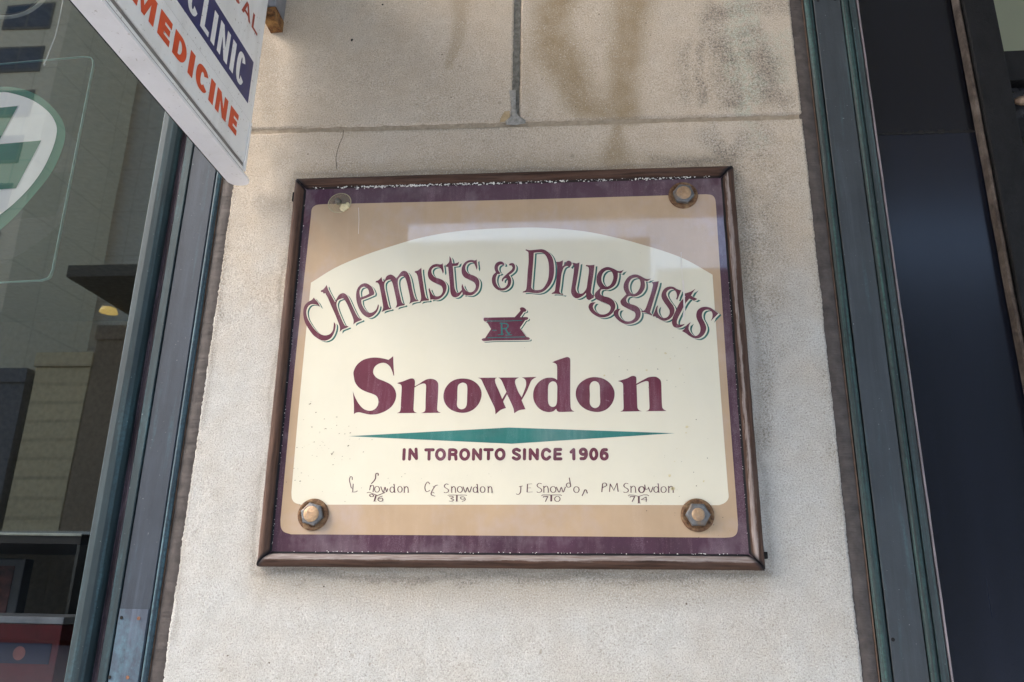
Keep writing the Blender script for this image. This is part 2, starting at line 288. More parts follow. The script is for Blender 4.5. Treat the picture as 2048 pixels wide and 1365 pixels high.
def stone_block(name, x0, x1, z0, z1, parent, step=.0026, rag_right=False, rag_left=False, joints=(0, 0, 0, 0)):
    """one block: a fine grid face with rounded arrises; joints flags = left,right,bottom,top edge is a mortar joint"""
    vz0, vz1 = max(z0, 1.42), min(z1, 2.60)
    xs = np.linspace(x0, x1, int((x1-x0)/step)+1)
    zs = np.linspace(vz0, vz1, int((vz1-vz0)/step)+1)
    if z0 < vz0: zs = np.concatenate([np.linspace(z0, vz0, 12)[:-1], zs])
    if z1 > vz1: zs = np.concatenate([zs, np.linspace(vz1, z1, 8)[1:]])
    X, Z = np.meshgrid(xs, zs)
    top = np.full(X.shape, z1); bot = np.full(X.shape, z0)
    if joints[3]: top = jz(X)-.0030+(fbm(X*90, Z*0, 3)-.5)*.0016
    if joints[2]: bot = jz(X)+.0030+(fbm(X*90, Z*0+3, 4)-.5)*.0022
    Z = bot+(Z-z0)/(z1-z0)*(top-bot)
    if rag_right:
        e = (fbm(Z*480, Z*0+.5, 21, 4)-.5)*.0036+(fbm(Z*30, Z*0+.7, 22, 2)-.5)*.003; X = X+e*sstep(x1-.006, x1, X)
    if rag_left:
        e = (fbm(Z*520, Z*0+.5, 31, 4)-.5)*.0048+(fbm(Z*24, Z*0+.7, 32, 2)-.5)*.003; X = X+e*sstep(x0+.008, x0, X)
    Y = (fbm(X*6, Z*6, 5, 3)-.5)*.0016+(fbm(X*60, Z*60, 8, 3)-.5)*.0010
    dl = X-X.min(1, keepdims=True); dr = X.max(1, keepdims=True)-X; db = Z-bot; dt = top-Z
    ed = np.full(X.shape, 1.0)
    for f, d in zip((joints[0] or rag_left, joints[1] or rag_right, joints[2], joints[3]), (dl, dr, db, dt)):
        if f: ed = np.minimum(ed, d)
    r = .0035; q = np.clip(1-ed/r, 0, 1); Y = Y+r*(1-np.sqrt(np.clip(1-q*q, 0, 1)))
    n1 = fbm(X*40, Z*40, 12); n2 = fbm(X*14, Z*14, 14); nn = fbm(X*130, Z*130, 15)
    brown = np.zeros(X.shape)
    for pts, s in DRIPS_SHADE:
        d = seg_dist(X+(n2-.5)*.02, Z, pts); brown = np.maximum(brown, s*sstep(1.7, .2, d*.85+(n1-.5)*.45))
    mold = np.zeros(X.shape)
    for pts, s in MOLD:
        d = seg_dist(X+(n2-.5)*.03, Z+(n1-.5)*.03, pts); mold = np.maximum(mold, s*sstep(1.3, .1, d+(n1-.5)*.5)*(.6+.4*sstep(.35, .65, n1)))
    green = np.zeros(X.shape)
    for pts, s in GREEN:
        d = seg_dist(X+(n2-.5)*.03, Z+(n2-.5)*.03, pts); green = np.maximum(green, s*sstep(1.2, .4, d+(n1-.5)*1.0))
    grime_shade = np.zeros(X.shape)
    for pts, s in GRIME_SHADE:
        d = seg_dist(X+(n2-.5)*.02, Z+(n2-.5)*.02, pts); grime_shade = np.maximum(grime_shade, s*sstep(1.2, .1, d+(nn-.5)*.8))
    tan = np.clip(.06+.9*sstep(1.74, 2.22, Z+(n2-.5)*.22)+(n2-.5)*.5+(n1-.5)*.25, 0, 1)
    V = np.stack([X.ravel(), Y.ravel(), Z.ravel()], 1)
    nz, nx = X.shape; idx = np.arange(nz*nx).reshape(nz, nx)
    F = np.stack([idx[:-1, :-1].ravel(), idx[:-1, 1:].ravel(), idx[1:, 1:].ravel(), idx[1:, :-1].ravel()], 1)
    # returns into the joints and reveals
    loop = np.concatenate([idx[0, :], idx[1:, -1], idx[-1, -2::-1], idx[-2:0:-1, 0]])
    bv = V[loop].copy(); bv[:, 1] = .03; k0 = len(V); V = np.concatenate([V, bv]); n = len(loop); kk = np.arange(n)
    F = np.concatenate([F, np.stack([loop[(kk+1) % n], loop[kk], k0+kk, k0+(kk+1) % n], 1)])
    ext = lambda a: np.concatenate([a.ravel(), a.ravel()[loop]])
    me = bpy.data.meshes.new(name); me.vertices.add(len(V)); me.vertices.foreach_set("co", V.ravel())
    me.loops.add(F.size); me.loops.foreach_set("vertex_index", F.ravel().astype(np.int32)); me.polygons.add(len(F))
    me.polygons.foreach_set("loop_start", np.arange(0, F.size, 4, dtype=np.int32)); me.polygons.foreach_set("loop_total", np.full(len(F), 4, dtype=np.int32))
    me.update(); me.validate()
    me.polygons.foreach_set("use_smooth", np.ones(len(F), dtype=bool))
    for k, a in dict(brown=brown, mold=mold, green=green, grime_shade=grime_shade, tan=tan).items():
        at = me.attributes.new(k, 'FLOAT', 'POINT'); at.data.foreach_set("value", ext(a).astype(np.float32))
    me.materials.append(M_STONE); o = bpy.data.objects.new(name, me); return link(o, parent)

pier = thing("stone_pier", "sand coloured limestone wall pier behind the framed sign, with brown drip stains", "stone wall")
VJ = -.0975
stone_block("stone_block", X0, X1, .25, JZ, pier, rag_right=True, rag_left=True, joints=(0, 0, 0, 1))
stone_block("stone_block", X0, VJ-.0050, JZ, 3.34, pier, rag_left=True, joints=(0, 1, 1, 0))
stone_block("stone_block", VJ+.0038, X1, JZ, 3.34, pier, rag_right=True, joints=(1, 0, 1, 0))
# bed-joint mortar (recessed) and the patched upright joint
def strip_grid(name, xl, xr, z0, z1, yfun, mat, parent, n=120, m=5):
    verts = []; faces = []
    for i in range(n+1):
        z = z0+(z1-z0)*i/n; a, b = xl(z), xr(z)
        for j in range(m+1):
            x = a+(b-a)*j/m; verts.append((x, yfun(x, z, j/m), z))
    for i in range(n):
        for j in range(m):
            k = i*(m+1)+j; faces.append((k, k+1, k+m+2, k+m+1))
    return mesh_obj(name, verts, faces, mat, parent, True)
nz = lambda s, z, f: float(fbm(np.array([z*f]), np.array([s+.37]), int(s), 3)[0])-.5
verts, faces = [], []
for i in range(161):
    x = X0+.001+(X1-X0-.002)*i/160
    for j, dz in enumerate((-.0055, 0, .0055)): verts.append((x, .0024+.0012*nz(2, x, 120)+(.0006 if j == 1 else 0), jz(x)+dz))
for i in range(160):
    for j in range(2): k = i*3+j; faces.append((k, k+3, k+4, k+1))
mesh_obj("mortar_joint", verts, faces, M_MORTAR, pier, True)
strip_grid("mortar_joint", lambda z: VJ-.0070+.0075*nz(5, z, 150), lambda z: VJ+.0040+.0030*nz(6, z, 90), JZ+.001, 3.34,
           lambda x, z, u: .0020+.0016*nz(7, z+x*3, 300)+.0012*nz(8, z*1.0+x*40, 70), M_GREYMORTAR, pier, 420, 6)
def blob(name, pts, y, mat, parent, h=.0012):
    c = (sum(p[0] for p in pts)/len(pts), sum(p[1] for p in pts)/len(pts)); v = [(c[0], y-h, c[1])]; f = []
    n = len(pts)
    for s, hh in ((.55, h*.8), (.85, h*.5), (1.0, 0)):
        v += [(c[0]+(p[0]-c[0])*s, y-hh, c[1]+(p[1]-c[1])*s) for p in pts]
    for i in range(n):
        f.append((0, 1+i, 1+(i+1) % n))
        for r in range(2): f.append((1+r*n+i, 1+(r+1)*n+i, 1+(r+1)*n+(i+1) % n, 1+r*n+(i+1) % n))
    return mesh_obj(name, v, f, mat, parent, True)
blob("mortar_patch", [(-0.1084, 2.308), (-0.0985, 2.3088), (-0.0979, 2.2764), (-0.0943, 2.2627), (-0.083, 2.2561), (-0.0835, 2.2513), (-0.0987, 2.2492), (-0.1115, 2.2505), (-0.1125, 2.2549), (-0.1058, 2.262), (-0.104, 2.2779)], -.0002, M_PALEPATCH, pier)
blob("stone_chip", [(-0.1145, 2.2729), (-0.1069, 2.2736), (-0.1062, 2.2632), (-0.1148, 2.2557), (-0.121, 2.255), (-0.1203, 2.2613)], .0002, M_CHIP, pier, .0008)
# hairline crack dropping from the bed joint, two black pits
def ribbon(pts, w, y, caps=True, pen=False):
    """flat mitred strip of width w with round ends; returns verts, faces in the XZ plane"""
    P = [Vector(p) for p in pts]; closed = (P[0]-P[-1]).length < 1e-5*max(1, len(P)) + w*.15 and len(P) > 5
    if closed: P = P[:-1]
    n = len(P); V = []; F = []
    for i in range(n):
        a = P[i-1] if (i > 0 or closed) else P[i]; b = P[(i+1) % n] if (i < n-1 or closed) else P[i]
        t1 = (P[i]-a); t2 = (b-P[i])
        t1 = t1.normalized() if t1.length > 1e-9 else t2.normalized(); t2 = t2.normalized() if t2.length > 1e-9 else t1
        m = (t1+t2); m = m.normalized() if m.length > 1e-6 else t1
        nn = Vector((-m.y, m.x)); k = w/2/max(.45, nn.dot(Vector((-t1.y, t1.x))))*((.55+.75*abs((t1+t2).normalized().y if (t1+t2).length > 1e-6 else 1)) if pen else 1)
        V += [P[i]+nn*k, P[i]-nn*k]
    for i in range(n if closed else n-1):
        j = (i+1) % n; F.append((2*i, 2*i+1, 2*j+1, 2*j))
    if caps and not closed:
        for e, d in ((0, P[0]-P[1]), (n-1, P[-1]-P[-2])):
            d = d.normalized(); a0 = math.atan2(d.y, d.x); b0 = len(V)
            arc = [P[e]+Vector((math.cos(a0+s), math.sin(a0+s)))*w/2 for s in (math.pi/2*k/3 for k in (-2, -1, 0, 1, 2))]
            V += arc; ends = (2*e+1, 2*e) if True else None
            seq = [2*e+1]+[b0+k for k in range(5)]+[2*e] if e == n-1 else [2*e]+[b0+k for k in range(5)]+[2*e+1]
            F.append(tuple(seq))
    return [(v.x, y, v.y) for v in V], F
v, f = ribbon([(-0.3515, 2.2498), (-0.3519, 2.2387), (-0.3556, 2.2278), (-0.3581, 2.2145), (-0.3588, 2.2024), (-0.356, 2.1855)], .0009, -.0012); mesh_obj("hairline_crack", v, f, M_CRACK, pier)
for (cx, cz, r) in [(-0.3523, 2.4091, 0.0028), (-0.3086, 2.4726, 0.0017), (0.1264, 1.7177, 0.0001)]:
    blob("stone_pit", [(cx+r*math.cos(a)*random.uniform(.6, 1.2), cz+r*math.sin(a)*random.uniform(.7, 1.3)) for a in np.linspace(0, 2*math.pi, 9)[:-1]], -.0013, M_HOLE, pier, .0002)

for k in range(26):
    cx = random.uniform(X0+.03, X1-.02); cz = random.choice((random.uniform(1.43, 1.62), random.uniform(2.20, 2.50), random.uniform(1.43, 1.60)))
    if abs(cz-jz(cx)) < .012: continue
    rr = random.uniform(.0004, .0013)
    blob("stone_pit", [(cx+rr*math.cos(a)*random.uniform(.6, 1.4), cz+rr*math.sin(a)*random.uniform(.6, 1.3)) for a in np.linspace(0, 2*math.pi, 9)[:-1]], -.0013, M_CRACK, pier, .0002)
# ------------------------------------------------------------------ sealant strips (part of the pier edge)
ZB, ZT = .45, 3.30
def sealant(x0, x1, edge_sign):
    e = lambda z: (.0022*nz(41, z, 150)+.0016*nz(42, z, 30))
    return strip_grid("sealant_bead", (lambda z: x0) if edge_sign > 0 else (lambda z: x0-.004), (lambda z: x1+.005) if edge_sign > 0 else (lambda z: x1), ZB, ZT,
        lambda x, z, u: .0035+.0030*math.cos((u-.5)*2.4)*-1+.0016*nz(43, z, 260)*math.sin(math.pi*u), M_SEAL, pier, 700, 6)
sealant(-.5275, -.5105, 1); sealant(.3040, .3206, -1)

# ------------------------------------------------------------------ bronze frames
def extrude_z(name, prof, mat, parent, z0=ZB, z1=ZT, smooth=False, n=24, wob=0.0):
    """prof: list of (x, y); swept straight up"""
    V, F = [], []; m = len(prof)
    for i in range(n+1):
        z = z0+(z1-z0)*i/n
        for (x, y) in prof: V.append((x+wob*nz(51, z, 20), y, z))
    for i in range(n):
        for j in range(m-1): k = i*m+j; F.append((k, k+1, k+m+1, k+m))
    return mesh_obj(name, V, F, mat, parent, smooth)
def arc_prof(x0, x1, y0, h, n=8): return [(x0+(x1-x0)*k/n, y0-h*math.sin(math.pi*k/n)) for k in range(n+1)]
def hole(x, z, r, y, mat, parent, name="screw_hole"):
    V = [(x, y, z)]+[(x+r*math.cos(a), y, z+r*math.sin(a)) for a in np.linspace(0, 2*math.pi, 17)[:-1]]
    V += [(x+r*1.35*math.cos(a), y+.0002, z+r*1.35*math.sin(a)) for a in np.linspace(0, 2*math.pi, 17)[:-1]]
    return mesh_obj(name, V, [(0, 1+(k+1) % 16, 1+k) for k in range(16)], mat, parent)
wf = thing("window_frame", "weathered blue grey bronze window frame left of the stone wall", "window frame")
extrude_z("gasket", [(-.6440, .055), (-.6425, .046), (-.6322, .040), (-.6312, .06)], M_GASKET, wf)
extrude_z("moulding", [(-.6318, .05), (-.6316, .004), (-.6304, -.006), (-.6280, -.0085), (-.6200, -.0092), (-.6120, -.0080), (-.6072, -.0040), (-.6050, .004), (-.6048, .05)], M_BR_MOULD_L, wf)
extrude_z("joint_sealant", [(-.6055, .009), (-.6020, .0085), (-.5975, .004), (-.5940, .0012), (-.5905, .004)], M_GROOVE, wf, n=200, wob=.003)
extrude_z("retainer_bar", [(-.5915, .03), (-.5914, -.001), (-.5906, -.0022), (-.5802, -.0026), (-.5794, -.0018), (-.5793, .03)], M_BR_MOULD_L, wf)
extrude_z("retainer_bar", [(-.5793, .006), (-.5778, .006)], M_HOLE, wf)
cp = extrude_z("cover_plate", [(-.5779, .03), (-.5778, -.0004), (-.5772, -.0012), (-.5390, -.0014), (-.5382, -.0006), (-.5378, .0010)], M_BR_PLATE_L, wf)
extrude_z("edge_bead", [(-.5378, .001)]+arc_prof(-.5376, -.5298, .0006, .0036)+[(-.5297, .02)], M_BR_BEAD_L, wf, smooth=True)
extrude_z("edge_lip", [(-.5297, .006), (-.5290, .0015), (-.5282, .0012), (-.5275, .006)], M_COPPER, wf)
# bloomed lower plate with its four holes
pl = extrude_z("repair_plate", [(-.5775, .0), (-.5768, -.0024), (-.5396, -.0026), (-.5388, .0)], M_BR_PATCH, wf, 1.43, 1.579)
for (x, z, mt) in ((-.5726, 1.5685, M_HOLE), (-.5503, 1.5682, M_RUSTHOLE), (-.5755, 1.5005, M_HOLE), (-.5528, 1.5010, M_RUSTHOLE)):
    hole(x, z, .0022, -.0030, mt, pl)
pane = mesh_obj("window_pane", [(-3.4, .05, ZB), (-.6405, .05, ZB), (-.6405, .05, ZT), (-3.4, .05, ZT)], [(0, 1, 2, 3)], M_GLASS, wf)

rf = thing("door_surround", "dark bronze frame strip with green patina beads right of the stone wall", "door frame")
extrude_z("edge_lip", [(.3206, .006), (.3212, .0012), (.3222, .0012), (.3232, .006)], M_COPPER, rf)
extrude_z("patina_bead", arc_prof(.3234, .3352, .0004, .0034)+[(.3353, .01)], M_BR_BEAD_R, rf, smooth=True)
extrude_z("patina_bead", [(.3353, .006), (.3366, .006)], M_HOLE, rf)
cr = extrude_z("cover_plate", [(.3366, .02), (.3367, -.0008), (.3373, -.0014), (.3736, -.0014), (.3742, -.0006), (.3743, .02)], M_BR_PLATE_R, rf)
for (x, z, mt) in ((.3430, 2.4395, M_HOLE), (.3668, 2.4400, M_HOLE), (.3402, 1.5640, M_HOLE)): hole(x, z, .0021, -.0018, mt, cr)
extrude_z("patina_bead", [(.3743, .006), (.3756, .006)], M_HOLE, rf)
extrude_z("patina_bead", arc_prof(.3756, .3860, .0004, .0032)+[(.3861, .01)], M_BR_BEAD_R, rf, smooth=True)
extrude_z("side_strip", [(.3861, .004), (.3870, -.0016), (.3950, -.0024), (.3958, .003)], M_BR_LIGHT_R, rf)
extrude_z("glazing_trim", [(.3960, .004), (.3972, -.0018), (.3990, -.0022), (.4000, -.0005), (.4012, .012)], M_PINK, rf, n=160, wob=.0012)

gp = thing("glass_panel", "glossy black glass panel between the green bronze strip and the black door post", "glass panel")
mesh_obj("upper_sheet", [(.4010, .0085, 2.2205), (.5330, .0085, 2.2185), (.5330, .0085, ZT), (.4010, .0085, ZT)], [(0, 1, 2, 3)], M_PANEL_UP, gp)
mesh_obj("lower_sheet", [(.4010, .0085, ZB), (.5330, .0085, ZB), (.5330, .0085, 2.2180), (.4010, .0085, 2.2200)], [(0, 1, 2, 3)], M_PANEL, gp)
sv, sf = [], []
for i in range(60):
    x = .4015+.131*i/59; h = .0012+.0045*random.random()**2
    k = len(sv); sv += [(x, .0080, 2.2185-h*.4), (x+.0022, .0080, 2.2185-h*.3), (x+.0020, .0080, 2.2195+h), (x, .0080, 2.2195+h*.8)]; sf.append((k, k+1, k+2, k+3))
mesh_obj("sheet_seam", sv, sf, M_HOLE, gp)

dp = thing("door_post", "black painted door post with a worn brown edge at the far right", "door post")
extrude_z("edge_strip", [(.5316, .006), (.5322, -.006), (.5352, -.0070), (.5378, -.0050), (.5384, .004)], rust_mat("worn_brown_edge", (.025, .017, .013), (.075, .058, .046), (.11, .09, .075), .7, 0, 110), dp, n=120, wob=.002)
box_part("post", (.5386, .5795, -.012, .10, ZB, ZT), M_BLACKFR, dp, .002)
dr = thing("glazed_door", "black framed glass door at the right edge with a pale green wall behind", "door")
box_part("door_rail", (.5805, 1.55, -.004, .05, 2.290, 2.338), M_BLACKFR, dr, .0015)
box_part("door_rail", (.5805, 1.55, .004, .05, 2.205, 2.236), M_BLACKFR, dr, .0015)
box_part("latch_plate", (.5805, 1.55, .010, .030, 2.2385, 2.288), plain("scratched_black_plate", (.035, .036, .04), .25, .4, .6, 90), dr, .002)
bm = bmesh.new()
for (x, z, s) in ((.600, 2.262, .011), (.612, 2.268, .010), (.620, 2.257, .009)):
    bmesh.ops.create_icosphere(bm, subdivisions=2, radius=s, matrix=Matrix.Translation((x, .004, z)) @ Matrix.Diagonal((1.2, .55, .6, 1)))
part("latch_knob", bm, rust_mat("dull_brass", (.25, .16, .10), (.42, .31, .22), (.16, .10, .07), .4, .5), dr, True)
box_part("door_stile", (1.55, 1.60, -.004, .05, ZB, ZT), M_BLACKFR, dr)
mesh_obj("door_pane", [(.579, .028, ZB), (1.56, .028, ZB), (1.56, .028, ZT), (.579, .028, ZT)], [(0, 1, 2, 3)], M_GLASS, dr)

